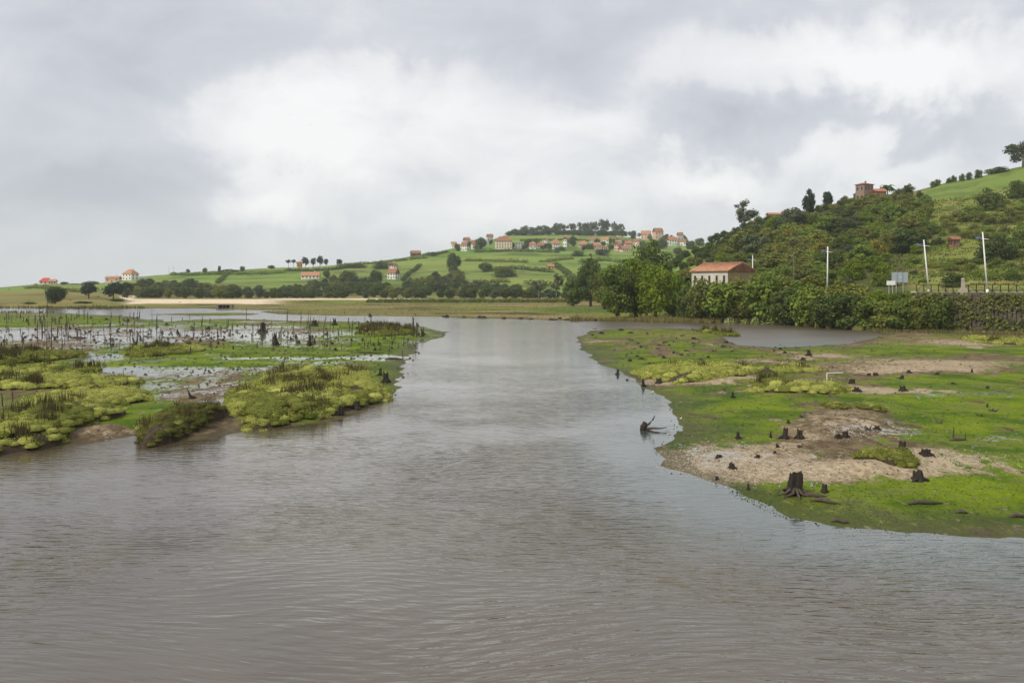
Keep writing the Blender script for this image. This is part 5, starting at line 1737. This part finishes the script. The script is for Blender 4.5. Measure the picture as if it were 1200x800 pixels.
def stump_mesh(seed, roots=4, tall=1.0, rag=.35, hollow=True, mat='wet_wood'):
    """ragged broken stump: fluted sides, splintered rim, hollow heart, root flares"""
    r_ = random.Random(seed)
    n = 14
    fl = [r_.uniform(.78, 1.18) for _ in range(n)]
    top = [tall * (1 - rag * r_.random() ** 1.3) for _ in range(n)]
    lx, ly = r_.uniform(-.12, .12), r_.uniform(-.12, .12)
    V, Fc = [], []
    for (t, rr) in ((-.2, .52), (.06, .44), (.3, .36), (.62, .35), (1.0, .32)):
        for k in range(n):
            a = 2 * math.pi * k / n
            z = t * (top[k] if t > .5 else tall * .8) if t > 0 else t
            q = rr * fl[k] * r_.uniform(.93, 1.07)
            V.append((math.cos(a) * q + lx * z, math.sin(a) * q + ly * z, z))
    for j in range(4):
        for k in range(n):
            k2 = (k + 1) % n
            Fc.append((j * n + k, j * n + k2, (j + 1) * n + k2, (j + 1) * n + k))
    b = len(V)
    for k in range(n):
        a = 2 * math.pi * k / n
        V.append((math.cos(a) * .16 * fl[k] + lx * tall, math.sin(a) * .16 * fl[k] + ly * tall, top[k] * .72))
    V.append((lx, ly, tall * .35))
    for k in range(n):
        k2 = (k + 1) % n
        Fc.append((4 * n + k, 4 * n + k2, b + k2, b + k))
        Fc.append((b + k, b + k2, b + n))
    mb = MB()
    mb.add(V, Fc)
    for i in range(roots):
        a = 6.283 * i / max(roots, 1) + r_.uniform(-.5, .5)
        ln = r_.uniform(.6, 1.0)
        c, s = math.cos(a), math.sin(a)
        j_ = r_.uniform(-.25, .25)
        mb.tube([(c * .25, s * .25, .26), (c * .6, s * .6, .12), ((c - s * j_) * ln * .8, (s + c * j_) * ln * .8, .05), ((c - s * j_ * 2) * ln, (s + c * j_ * 2) * ln, -.06)], [.15, .12, .08, .03], 6)
    return mb.mesh('stump', M[mat])


def fork_mesh(seed):
    r_ = random.Random(seed)
    mb = MB()
    for i in range(r_.choice([2, 3, 3, 4])):
        a = r_.uniform(0, 6.28)
        q = r_.uniform(.1, .5)
        h = r_.uniform(.5, 1.0)
        mb.tube([(math.cos(a) * q * .4, math.sin(a) * q * .4, -.2), (math.cos(a) * q * .8, math.sin(a) * q * .8, h * .5), (math.cos(a) * q * 1.5, math.sin(a) * q * 1.5, h)], [.17, .11, .035], 6, True, .2, r_)
    mb.tube([(-.45, -.1, -.05), (0, 0, .14), (.5, .15, .02)], [.12, .17, .08], 6)
    return mb.mesh('snag', M['dead_wood'])


STICKS = [stick_mesh(i) for i in range(9)]
STUMPS = [stump_mesh(20 + i, 3 + i % 3) for i in range(7)]
BLOCKS = [stump_mesh(40 + i, 2, .75, .25) for i in range(5)]
SPIKES = [stump_mesh(60 + i, 3, 1.0, .75) for i in range(5)]
FORKS = [fork_mesh(80 + i) for i in range(6)]


def put(name, label, cat, me, px, py, hpx, wpx, group=None, base=1.0, sink=0.0):
    x, y, z = flat(px, py)
    k = y / F
    o = link(name, me)
    o.location = (x, y, max(z, -.15) - sink)
    o.rotation_euler = (0, 0, rs.uniform(0, 6.28))
    o.scale = (wpx * k / base, wpx * k / base, hpx * k)
    return tag(o, label, cat, group)


# the big stump: body, roots, splinters as parts
x, y, z = flat(931, 579)
k = y / F
bs = tag(empty('big_stump', (x, y, z)), 'largest black hollow stump with spreading roots near the water edge', 'stump')
o = link('stump_body', stump_mesh(304, 0, 1.0, .38, True), bs)
o.scale = (.84, .74, 29 * k)
rr3 = random.Random(9)
for i in range(11):
    a = -2.6 + i * .52 + rr3.uniform(-.2, .2)
    ln = rr3.uniform(.45, .8) * (1.2 if math.sin(a) < .2 else .9)
    c, s = math.cos(a), math.sin(a)
    j_ = rr3.uniform(-.35, .35)
    m_ = MB()
    m_.tube([(c * .2, s * .2, .26), (c * .42, s * .42, .11), ((c - s * j_) * ln * .75, (s + c * j_) * ln * .75, .05), ((c - s * 2 * j_) * ln, (s + c * 2 * j_) * ln, -.05)], [.075, .055, .035, .012], 6, True, .25, rr3)
    m_.build('root', M['dead_wood'], bs, True)

RIGHT = [  # px, py, h, w, kind, label
    (966, 577, 11, 9, 'S', 'short splintered stump just behind the largest black stump'),
    (877, 574, 10, 4, 'P', 'single dark spike standing in the algae by the largest stump'),
    (858, 549, 9, 11, 'B', 'squat black block stump on the pebbly shore'),
    (842, 536, 5, 9, 'B', 'low dark stump behind the squat block on the pebbly shore'),
    (888, 536, 5, 8, 'B', 'low dark stump between the block stump and the twin stumps'),
    (840, 562, 6, 6, 'B', 'low dark stump at the waterline of the pebbly shore'),
    (865, 514, 10, 7, 'P', 'thorn-shaped dark stump on the algae lawn'),
    (903, 513, 8, 4, 'P', 'small dark post beside the twin stumps'),
    (920, 514, 14, 9, 'S', 'notched black stump, one of the twin stumps, nearer the water'),
    (937, 514, 13, 10, 'S', 'rounded black stump, one of the twin stumps, nearer the sand mound'),
    (911, 524, 6, 5, 'B', 'knob-sized dark stump in front of the twin stumps'),
    (938, 524, 6, 8, 'F', 'forked dark root in front of the twin stumps'),
    (908, 531, 4, 5, 'B', 'tiny dark stump below the knob-sized one'),
    (924, 496, 6, 5, 'P', 'small dark spike behind the twin stumps'),
    (941, 489, 6, 9, 'F', 'dark root at the grassy edge of the sand mound'),
    (982, 513, 8, 8, 'B', 'dark stump with a twin on the brown sand mound, nearer the water'),
    (991, 512, 9, 9, 'S', 'dark stump with a twin on the brown sand mound, nearer the wall'),
    (1018, 503, 7, 9, 'F', 'black root tangle at the pool behind the sand mound'),
    (1028, 503, 6, 8, 'B', 'black stump beside the root tangle at the pool'),
    (1057, 527, 11, 11, 'S', 'bushy black stump on the pale sand'),
    (1085, 534, 11, 15, 'B', 'wide black stump with weed on top on the pale sand'),
    (1077, 563, 13, 17, 'S', 'slanting black stump at the end of the moss-green hummock'),
    (1117, 515, 15, 6, 'T', 'tall straight black post on the algae lawn'),
    (1131, 516, 9, 5, 'T', 'short black post beside the tall straight one'),
    (1100, 496, 6, 9, 'F', 'dark forked root on the lawn behind the two posts'),
    (1163, 482, 4, 12, 'F', 'flat dark root far out on the algae lawn'),
    (1148, 487, 4, 8, 'F', 'small dark root next to the flat one on the lawn'),
    (1157, 477, 5, 3, 'P', 'tiny spike behind the flat root on the lawn'),
    (998, 449, 7, 9, 'B', 'dark stump on the sandy strip, nearest to the cushions row'),
    (1004, 459, 8, 10, 'B', 'round dark stump just past the cushions row'),
    (1058, 458, 7, 10, 'S', 'dark mushroom-shaped stump on the mid flat'),
    (1057, 444, 6, 6, 'B', 'dark stump on the sandy strip behind the mushroom-shaped one'),
    (1026, 440, 5, 8, 'B', 'low dark stump at the sandy strip edge'),
    (1018, 440, 4, 7, 'B', 'low dark stump paired with the one at the sandy strip edge'),
    (1065, 437, 5, 7, 'B', 'dark stump in the middle of the sandy strip'),
    (1098, 439, 4, 6, 'B', 'small dark stump further along the sandy strip'),
    (1139, 436, 5, 3, 'P', 'thin dark spike at the far end of the sandy strip'),
    (1117, 450, 3, 7, 'B', 'flat dark stump where the strip turns to algae'),
    (1157, 455, 4, 6, 'B', 'small stump by the grey puddles of the lawn'),
    (948, 417, 8, 6, 'S', 'dark upright stump by the pond end of the flat'),
    (941, 422, 5, 6, 'B', 'dark squat stump in front of the upright one by the pond'),
    (920, 414, 4, 5, 'B', 'small dark stump between the islet and the pond stumps'),
    (724, 439, 7, 5, 'S', 'dark stump standing in the water at the channel edge'),
    (754, 453, 9, 5, 'S', 'dark stump against the undercut of the yellow hummock'),
    (772, 449, 7, 9, 'S', 'dark rooted stump under the yellow hummock'),
    (735, 446, 3, 5, 'B', 'tiny stump in the water in front of the yellow hummock'),
    (849, 458, 7, 7, 'F', 'forked snag on the algae behind the lawn'),
    (859, 466, 7, 5, 'S', 'dark pointed stump in front of the forked snag'),
    (687, 527, 3, 3, 'T', 'tiny post tip out in the channel'),
    (738, 535, 2.5, 6, 'B', 'tiny stump tip near the pebbly point'),
    (752, 421, 3, 7, 'B', 'dark stump on the islet bank, the larger of two'),
    (747, 418, 3, 5, 'B', 'dark stump on the islet bank, the smaller of two')]
SETS = {'S': (STUMPS, 'stump', 1.1), 'B': (BLOCKS, 'stump', 1.1), 'P': (SPIKES, 'stump', 1.2), 'F': (FORKS, 'root_snag', 1.0), 'T': (STICKS, 'post', .38)}
for i, (px, py, h, wd, kd, lb) in enumerate(RIGHT):
    L_, nm, base = SETS[kd]
    put(nm, lb, 'stump' if kd != 'T' else 'post', L_[i % len(L_)], px, py, h, wd, base=base)

# small dark stubs on the islet and far shore
rq = random.Random(12)
n = 0
while n < 62:
    px, py = rq.uniform(690, 935), rq.uniform(386, 432)
    if py > 430 - abs(px - 800) * .03 and px < 900: continue
    if px < 700 + (py - 400) * 1.6 and py > 398: continue
    if 855 < px and py < 407: continue
    n += 1
    put('stub', 'small dark stump stub among many on the olive islet by the channel', 'stump', (BLOCKS + FORKS)[rq.randrange(11)], px, py, rq.uniform(1.6, 3.6), rq.uniform(3, 7), 'stubs on the islet')
for i in range(34):
    px = rq.uniform(470, 960)
    put('stub', 'small dark stump stub along the muddy edge of the far bank', 'stump', BLOCKS[rq.randrange(5)], px, np.interp(px, [440, 600, 720, 860, 950], [370.6, 374, 377, 378.6, 382]) - rq.uniform(.2, 2.0), rq.uniform(1.5, 3.2), rq.uniform(3, 8), 'stubs along the far bank')

# left marsh: posts and snags standing in the mud
LEFT = [(60, 415, 38, 4, 'T', 'tall dark post rising over the far left mud'), (55, 417, 26, 3, 'T', 'thinner post beside the tall dark post'), (189, 409, 26, 3, 'T', 'tall post in the bright algae of mid marsh'),
        (362, 405, 42, 2.2, 'T', 'tallest grey pole in the middle of the stick field'), (364, 398, 34, 3, 'T', 'thick pole beside the tallest grey one'), (323, 405, 17, 6, 'S', 'thick black trunk stub in the stick field'), (363, 405, 15, 5, 'S', 'black broken trunk in the pool of the stick field'),
        (308, 389, 12, 9, 'S', 'black snag at the far pool of the stick field'), (368, 382, 8, 9, 'S', 'black stump at the far channel edge'), (392, 381, 9, 5, 'S', 'black pointed stump at the far channel edge'), (158, 404, 16, 8, 'F', 'branched grey snag in the left mud'),
        (485, 394, 24, 7, 'T', 'thick dead trunk at the tip of the left marsh'), (488, 395, 17, 6, 'T', 'second dead trunk at the marsh tip'), (495, 394, 12, 5, 'F', 'leaning snag at the very tip of the left marsh'), (473, 405, 14, 4, 'T', 'dark post on the creek mouth mud'),
        (144, 447, 16, 2.5, 'T', 'slim stake in the wet streak of the near marsh'), (162, 456, 16, 4, 'F', 'broken stake cluster beside the wet streak'), (138, 457, 11, 7, 'F', 'dark root cluster on the rim of the near hummock'), (126, 459, 9, 6, 'F', 'dark root cluster behind the near hummock'),
        (223, 415, 10, 5, 'T', 'short dark post at the flat olive hummock'), (225, 467, 14, 10, 'F', 'black root tangle in the near wet mud'), (207, 477, 9, 8, 'F', 'small root tangle by the dark round hummock'), (330, 431, 14, 7, 'F', 'dark snag standing in the bright algae'),
        (347, 436, 8, 6, 'S', 'small black stump in front of the dark snag'), (279, 485, 11, 3, 'P', 'thin dark spike beside the small pool'), (52, 450, 12, 4, 'T', 'stake on the long narrow hummock'), (3, 476, 16, 5, 'T', 'stake at the photo edge behind the near hummock'), (15, 471, 14, 4, 'T', 'second stake behind the near hummock'), (52, 430, 22, 3, 'T', 'stake on the rusty hummock edge'),
        (446, 440, 10, 5, 'S', 'dark root stump on the bank end of the largest hummock'), (452, 448, 14, 9, 'S', 'dark upright roots at the outer end of the largest hummock'), (447, 458, 12, 10, 'S', 'black eroded stump at the outer bank corner'), (398, 486, 12, 11, 'S', 'black eroded stump on the water edge of the largest hummock'), (418, 480, 11, 10, 'S', 'dark root mass on the water edge beside the black eroded stump'),
        (487, 411, 12, 2.5, 'T', 'thin stake standing in the water off the creek mouth'), (472, 420, 10, 3, 'T', 'stake in the water at the creek mouth')]
for i, (px, py, h, wd, kd, lb) in enumerate(LEFT):
    L_, nm, base = SETS[kd]
    put(nm, lb, 'stump' if kd in 'SFP' else 'post', L_[(i * 3) % len(L_)], px, py, h, wd, base=base)
n = 0
while n < 360:
    px = rq.uniform(-5, 500)
    py = 372 + 40 * rq.random() ** 1.3
    if px > 440 and py < 378: continue
    if py > 415 and rq.random() < .5: continue
    dens = .35 + .5 * math.exp(-((px - 420) / 70) ** 2) + .35 * math.exp(-((px - 60) / 70) ** 2)
    if rq.random() > dens: continue
    if px > 480 and py > 396: continue
    x, y, z = flat(px, py)
    if z < -.12: continue
    n += 1
    t = rq.random()
    if t < .74:
        tall = rq.uniform(3.5, 10) if rq.random() < .85 else rq.uniform(10, 20)
        put('dead_stick', 'thin dead stick among many standing in the left mudflat', 'stick', STICKS[rq.randrange(9)], px, py, tall, rq.uniform(.7, 1.4), 'dead sticks in the left mudflat', base=.14)
    else:
        me = (SPIKES + FORKS + STUMPS)[rq.randrange(18)]
        put('dead_stub', 'ragged dark stub among many in the left mudflat', 'stump', me, px, py, rq.uniform(2, 4.5), rq.uniform(2, 5), 'dark stubs in the left mudflat', base=1.1)

# driftwood branch lying in the channel
x, y, z = flat(757, 506)
k = y / F
dw = tag(empty('driftwood', (x, y, 0), 0, (.8, .8, .8)), 'forked driftwood branch curving up out of the channel', 'driftwood')
m_ = MB(); m_.tube([(-.25, 0, -.15), (-.2, 0, .25), (-.05, .1, .55)], [.16, .22, .14], 7, True, .2, rr3); m_.tube([(-.3, .2, -.1), (-.3, .15, .35)], [.12, .06], 6); m_.build('root_ball', M['wet_wood'], dw, True)
m_ = MB(); m_.tube([(-.1, .05, .22), (.25, .1, .45), (.5, .1, .72), (.62, .1, 1.0)], [.12, .09, .06, .025], 6); m_.build('upper_branch', M['dead_wood'], dw, True)
m_ = MB(); m_.tube([(-.05, 0, .1), (.5, -.1, .16), (1.0, -.1, .14), (1.45, 0, .2)], [.12, .08, .05, .03], 6); m_.build('lower_branch', M['dead_wood'], dw, True)
m_ = MB(); m_.tube([(-.05, -.1, .05), (.3, -.6, .03), (.7, -1.3, .02)], [.06, .05, .02], 5); m_.build('trailing_branch', M['wet_wood'], dw, True)


def log(label, px, py, lpx, r_, rot):
    x, y, z = flat(px, py)
    k = y / F
    L_ = lpx * k / 2
    r_ *= .65
    m_ = MB()
    m_.tube([(-L_, 0, .02), (-L_ * .4, .06, r_ * .8), (L_ * .3, -.05, r_ * .6), (L_, .05, .0)], [r_ * .5, r_, r_ * .9, r_ * .3], 7, True, .25, rr3)
    m_.tube([(-L_ * .1, 0, r_), (L_ * .2, L_ * .35, r_ * 1.4)], [r_ * .5, r_ * .15], 5)
    o = m_.build('fallen_log', M['dead_wood'], None, True)
    o.location = (x, y, z)
    o.rotation_euler = (0, 0, rot)
    tag(o, label, 'log')


log('dark rotten log lying on the algae near the waterline', 968, 589, 34, .14, -.5)
log('second rotten log just in front of the largest stump roots', 955, 582, 30, .12, -.15)
log('grey-brown log lying on the green strip near the water', 1085, 590, 44, .13, .1)
log('short dark log half sunk on the green strip', 1128, 601, 14, .12, 0)
log('dark log at the photo edge on the green strip', 1194, 606, 22, .14, .1)
log('dark slab of wood at the waterline', 985, 612, 20, .13, -.3)
log('low log joining the tall and short black posts', 1123, 516, 22, .14, .1)
log('long dark log in the far left mud', 92, 396, 20, .22, .05)
log('dark branch lying along the creek', 430, 414, 40, .18, .1)
log('dark log at the creek mouth', 462, 421, 22, .2, 0)

# white bent pipe frame on the flat
x, y, z = flat(969, 447)
k = y / F
pf = tag(empty('pipe_frame', (x, y, z)), 'thin white bent pipe standing on the mid flat beside the cushions row', 'pipe')
m_ = MB(); m_.tube([(0, 0, -.2), (0, 0, 10 * k)], [.035, .035], 6); m_.build('upright', M['lamp_white'], pf)
m_ = MB(); m_.tube([(0, 0, 10 * k), (19 * k, 0, 10 * k + .03)], [.03, .03], 6); m_.build('crossbar', M['lamp_white'], pf)


# ------------------------------------------------------------------ ground litter: nobody could count it
def scatter(name, label, cat, mat, n, region, size, flatz, seed, up=.5, shade=.4, zlim=(-.03, 9)):
    rnd = np.random.default_rng(seed)
    pu, pv = [], []
    for (a, b, c, d_, wgt) in region:
        m = int(n * wgt)
        pu.append(rnd.normal(a, c * .55, m))
        pv.append(rnd.normal(b, d_ * .55, m))
    pu, pv = np.concatenate(pu), np.concatenate(pv)
    ok = pv > 352
    pu, pv = pu[ok], pv[ok]
    dd = F * (CH - .1) / (pv - HZ)
    X = (pu - 600) / F * dd
    Z_ = ground_z(X, dd)
    ok = (Z_ > zlim[0]) & (Z_ < zlim[1])
    X, dd, Z_ = X[ok], dd[ok], Z_[ok]
    m = len(X)
    k = dd / 40.0
    S = size * rnd.uniform(.4, 1.4, m) * np.maximum(k, .7)
    # little lumps: a low four-sided pyramid each
    a0 = rnd.uniform(0, 6.283, m)
    V = []
    for q in range(4):
        a = a0 + q * 1.5708
        rr = S * rnd.uniform(.7, 1.5, m)
        V.append(np.stack([X + np.cos(a) * rr * 1.3, dd + np.sin(a) * rr, np.maximum(Z_, 0) - .01 + 0 * X], 1))
    V.append(np.stack([X + rnd.normal(size=m) * S * .2, dd, np.maximum(Z_, 0) + S * flatz * rnd.uniform(.4, 1.4, m)], 1))
    V = np.stack(V, 1).reshape(-1, 3)
    b = np.arange(m)[:, None] * 5
    Q = np.concatenate([b + np.array([[0, 1, 4]]), b + np.array([[1, 2, 4]]), b + np.array([[2, 3, 4]]), b + np.array([[3, 0, 4]])])
    me = np_mesh(name, V, Q, M[mat])
    at_ = me.attributes.new('shade', 'FLOAT', 'POINT')
    at_.data.foreach_set('value', np.repeat(np.clip(rnd.normal(shade, .2, m), 0, 1), 5).astype(np.float32))
    return tag(link(name, me), label, cat, kind='stuff')


scatter('mud_clods', 'small dark clods and weed scraps strewn over the right flat', 'clods', 'clod', 2600,
        [(1000, 500, 260, 70, .4), (900, 425, 220, 40, .3), (1080, 580, 220, 40, .3)], .045, .7, 1)
scatter('mud_clods', 'small dark clods and weed scraps strewn over the left marsh', 'clods', 'clod', 2200,
        [(200, 400, 280, 30, .45), (220, 450, 240, 50, .35), (380, 420, 160, 30, .2)], .05, .9, 2)
scatter('shell_gravel', 'pale shells and pebbles strewn on the sandy shore', 'pebbles', 'shell', 3600,
        [(835, 541, 65, 20, .4), (915, 553, 60, 15, .25), (1110, 548, 100, 13, .25), (1000, 512, 60, 8, .1)], .030, .5, 3)
scatter('shore_weed', 'dark green weed tufts on the algae beside the water', 'seaweed', 'weed', 4200,
        [(1050, 592, 260, 26, .55), (890, 580, 60, 18, .15), (1150, 510, 160, 50, .2), (830, 500, 70, 40, .1)], .036, .7, 4, shade=.35)
# weed floating in the shallows below the right flat
scatter('floating_weed', 'green weed drifting in the shallows off the right flat', 'seaweed', 'weed', 1500,
        [(1130, 640, 160, 24, .75), (1000, 622, 110, 12, .25)], .055, .12, 5, shade=.3, zlim=(-1.0, .02))


# reeds along the far bank: standing blades
def reeds(name, label, mat, u0, u1, vfun, depth, n, h, seed, width=.05):
    rnd = np.random.default_rng(seed)
    uu = rnd.uniform(u0, u1, n)
    vv = vfun(uu)
    dd = F * (CH - .6) / (vv - HZ) + rnd.uniform(0, depth, n)
    X = (uu - 600) / F * dd
    Z_ = ground_z(X, dd)
    ok = Z_ > .02
    X, dd, Z_ = X[ok], dd[ok], Z_[ok]
    m = len(X)
    cl = .6 + 1.0 * np.clip(fbm(X, dd, 2.6, 3, seed) + .5, 0, 1)
    ln = rnd.uniform(.6, 1.1, m) * h * cl
    an = rnd.uniform(0, 6.283, m)
    sp_ = rnd.uniform(0, .3, m) * ln
    base = np.stack([X, dd, Z_ - .05], 1)
    tip = base + np.stack([np.cos(an) * sp_, np.sin(an) * sp_, ln], 1)
    wv_ = np.stack([np.cos(an * 1.7), np.sin(an * 1.7) * .5, 0 * an], 1) * width * 1.6
    mid = base * .45 + tip * .55
    V = np.stack([base - wv_, base + wv_, mid + wv_ * .8, tip], 1).reshape(-1, 3)
    return tag(link(name, leaf_mesh(name, V, np.arange(4 * m).reshape(m, 4), np.clip(rnd.normal(.45, .22, m), 0, 1), M[mat])), label, 'reeds', kind='stuff')


vb = lambda q: np.interp(q, [600, 660, 720, 860, 940, 985], [372, 374, 375.2, 376.8, 379, 382])
reeds('reed_fringe', 'brown reed fringe along the far bank below the bright trees', 'reed', 668, 950, vb, 9.0, 14000, 1.15, 31, .06)
reeds('meadow_grass', 'rough grass tufts on the level meadow behind the far bank', 'rush', 300, 720, lambda q: np.interp(q, [300, 500, 720], [366.5, 370, 372]), 190.0, 5000, .30, 32, .05)
reeds('bank_scrub', 'dark low scrub line at the back of the level meadow', 'leaf_dark', 430, 700, lambda q: 354.0 + 0 * q, 14.0, 3500, 1.5, 35, .35)
reeds('bank_grass', 'pale grass along the foot of the embankment shrubs', 'reed', 935, 1210, lambda q: np.interp(q, [935, 1000, 1200], [380, 384.5, 391]), 7.0, 5000, .6, 33, .05)
reeds('marsh_grass', 'olive grass tufts scattered along the far marsh edge', 'rush', -20, 170, lambda q: 364.5 + 0 * q, 60.0, 6000, .9, 34, .10)
def slope_tufts(name, label, mat, u0, u1, d0, d1, n, h, seed, width):
    rnd = np.random.default_rng(seed)
    uu = rnd.uniform(u0, u1, n)
    dd = rnd.uniform(d0, d1, n)
    X = (uu - 600) / F * dd
    Z_ = ground_z(X, dd)
    nn = fbm(X, dd, 13, 4, seed)
    ok = (Z_ > 8.2) & (nn > -.02) & ((HZ - (Z_ - CH) * F / dd) > 236 - (uu - 1080) * .12)
    X, dd, Z_ = X[ok], dd[ok], Z_[ok]
    m = len(X)
    B = 5
    bi = np.repeat(np.arange(m), B)
    m2 = len(bi)
    an = rnd.uniform(0, 6.283, m2)
    ln = rnd.uniform(.5, 1.2, m2) * h
    base = np.stack([X[bi] + rnd.normal(size=m2) * .5, dd[bi] + rnd.normal(size=m2) * .5, Z_[bi] - .2], 1)
    tip = base + np.stack([np.cos(an) * ln * .6, np.sin(an) * ln * .6, ln], 1)
    wv_ = np.stack([-np.sin(an), np.cos(an), 0 * an], 1) * width
    mid = base * .45 + tip * .55
    V = np.stack([base - wv_ * .6, base + wv_ * .6, mid + wv_, tip], 1).reshape(-1, 3)
    sh = np.repeat(np.clip(rnd.normal(.45, .2, m), 0, 1), B)
    return tag(link(name, leaf_mesh(name, V, np.arange(4 * m2).reshape(m2, 4), sh, M[mat])), label, 'grass', kind='stuff')


slope_tufts('bracken', 'olive bracken and rough grass over the open slope', 'leaf_mid', 1050, 1290, 175, 430, 9000, .7, 71, .28)
slope_tufts('slope_grass', 'yellowish long grass over the open slope', 'reed', 1050, 1290, 175, 430, 7000, .6, 72, .2)
# pampas-like pale flowering bushes at the reeds
for i, (px, py, wd, h) in enumerate([(855, 369, 13, 7), (885, 369, 10, 8), (900, 369, 20, 10), (872, 370, 9, 5)]):
    cm, tm = KINDS['bush_bright'][i % 2]
    x, y, z = at_d(px, 186)
    k = 186 / F
    e = tag(empty('flowering_bush', (x, y, z), i * 1.3, (wd * k, wd * k, h * k + .6)), ['pale flowering bush behind the reeds, nearest the farmhouse', 'pale flowering bush behind the reeds, second from the farmhouse', 'widest pale flowering bush behind the reeds', 'smallest pale flowering bush behind the reeds'][i], 'bush')
    link('stem', tm, e)
    link('foliage', cm, e)
    fr = np.random.default_rng(90 + i)
    dr = fr.normal(size=(260, 3)); dr[:, 2] = np.abs(dr[:, 2]); dr /= np.linalg.norm(dr, axis=1, keepdims=True)
    V, Q = leaf_quads(dr * np.array([.52, .52, .86]) * fr.uniform(.85, 1.08, (260, 1)), dr + fr.normal(size=dr.shape) * .4, fr.uniform(.03, .07, 260), fr)
    link('blossom', leaf_mesh('blossom', V, Q, fr.uniform(0, 1, 260), M['flower']), e)


# ------------------------------------------------------------------ gulls
def gull_mesh(bank):
    mb = MB()
    mb.tube([(0, -.28, 0), (0, -.2, .02), (0, 0, .03), (0, .16, .02), (0, .3, 0)], [.02, .06, .075, .05, .01], 8)
    return mb


def gull(px, py, d, bank, rz, lb):
    k = d / F
    e = tag(empty('gull', ((px - 600) * k, d, CH + (HZ - py) * k), rz), lb, 'bird')
    e.rotation_euler = (R(10), bank, rz)
    e.scale = (1.25,) * 3
    gull_mesh(0).build('body', M['gull_grey'], e, True)
    for s in (-1, 1):
        m_ = MB()
        m_.add([(s * .05, -.12, .04), (s * .05, .10, .04), (s * .36, .14, .17), (s * .36, -.05, .17), (s * .74, -.12, .05), (s * .74, -.18, .05),
                (s * .05, -.12, .02), (s * .05, .10, .02), (s * .36, .14, .155), (s * .36, -.05, .155)],
               [(0, 1, 2, 3), (3, 2, 4, 5), (6, 9, 8, 7), (0, 3, 9, 6), (1, 7, 8, 2), (9, 5, 4, 8)])
        m_.build('wing', M['gull_grey'], e)


for i, (px, py, d, b, rz, lb) in enumerate([(415, 78, 310, .1, .3, 'gull flying highest over the white cloud'), (339, 135, 310, -.05, .2, 'gull gliding level in the middle of the white cloud'), (445, 157, 320, .5, .1, 'gull banking steeply, nearest the village side of the flock'),
                                            (363, 147, 420, .3, .8, 'faint gull just below the gliding one'), (392, 163, 420, -.3, .5, 'faint gull between the gliding and the banking one'), (314, 184, 400, .1, 1.0, 'gull at the seaward side of the flock'), (362, 190, 400, .1, .2, 'gull low in the middle of the flock'),
                                            (342, 203, 400, -.4, .4, 'lower gull of the close pair'), (327, 205, 430, .2, .6, 'fainter gull of the close pair')]):
    gull(px, py, d, b, rz, lb)


def wader(px, py, hpx, lb):
    x, y, z = flat(px, py)
    k = y / F
    s = hpx * k
    e = tag(empty('white_gull', (x, y, max(z, 0)), .6, (s, s, s)), lb, 'bird')
    m_ = MB(); m_.tube([(-.7, 0, .5), (-.45, 0, .55), (-.1, 0, .58), (.2, 0, .66), (.34, 0, .88), (.42, 0, .93), (.52, 0, .9)], [.02, .13, .2, .15, .09, .09, .03], 8); m_.build('body', M['gull_white'], e, True)
    for sy in (-.06, .06):
        m_ = MB(); m_.tube([(0, sy, -.03), (0, sy, .45)], [.03, .03], 5); m_.build('leg', M['gull_grey'], e)
    m_ = MB(); m_.tube([(.5, 0, .9), (.66, 0, .86)], [.03, .01], 5); m_.build('beak', M['tile_orange'], e)


wader(798, 492, 3.4, 'white gull standing at the waterline of the algae lawn')
wader(765, 461, 3.2, 'white gull sitting at the water edge below the yellow hummock')
wader(191, 433, 3.0, 'white gull on the green algae of the left marsh')

# ------------------------------------------------------------------ haze
hz_m = bpy.data.materials.new('haze_air')
t = NT(hz_m)
vol = t.n('ShaderNodeVolumePrincipled', i={'Color': (0.90, 0.95, 1.0, 1), 'Density': 0.00012, 'Anisotropy': 0.2})
t.n('ShaderNodeOutputMaterial', i={'Volume': vol.outputs[0]})
hb = MB()
hb.box(150, 1150, 49, 7000, 4700, 120)
tag(hb.build('haze', hz_m), 'thin pale air over the whole estuary', 'haze', kind='stuff')
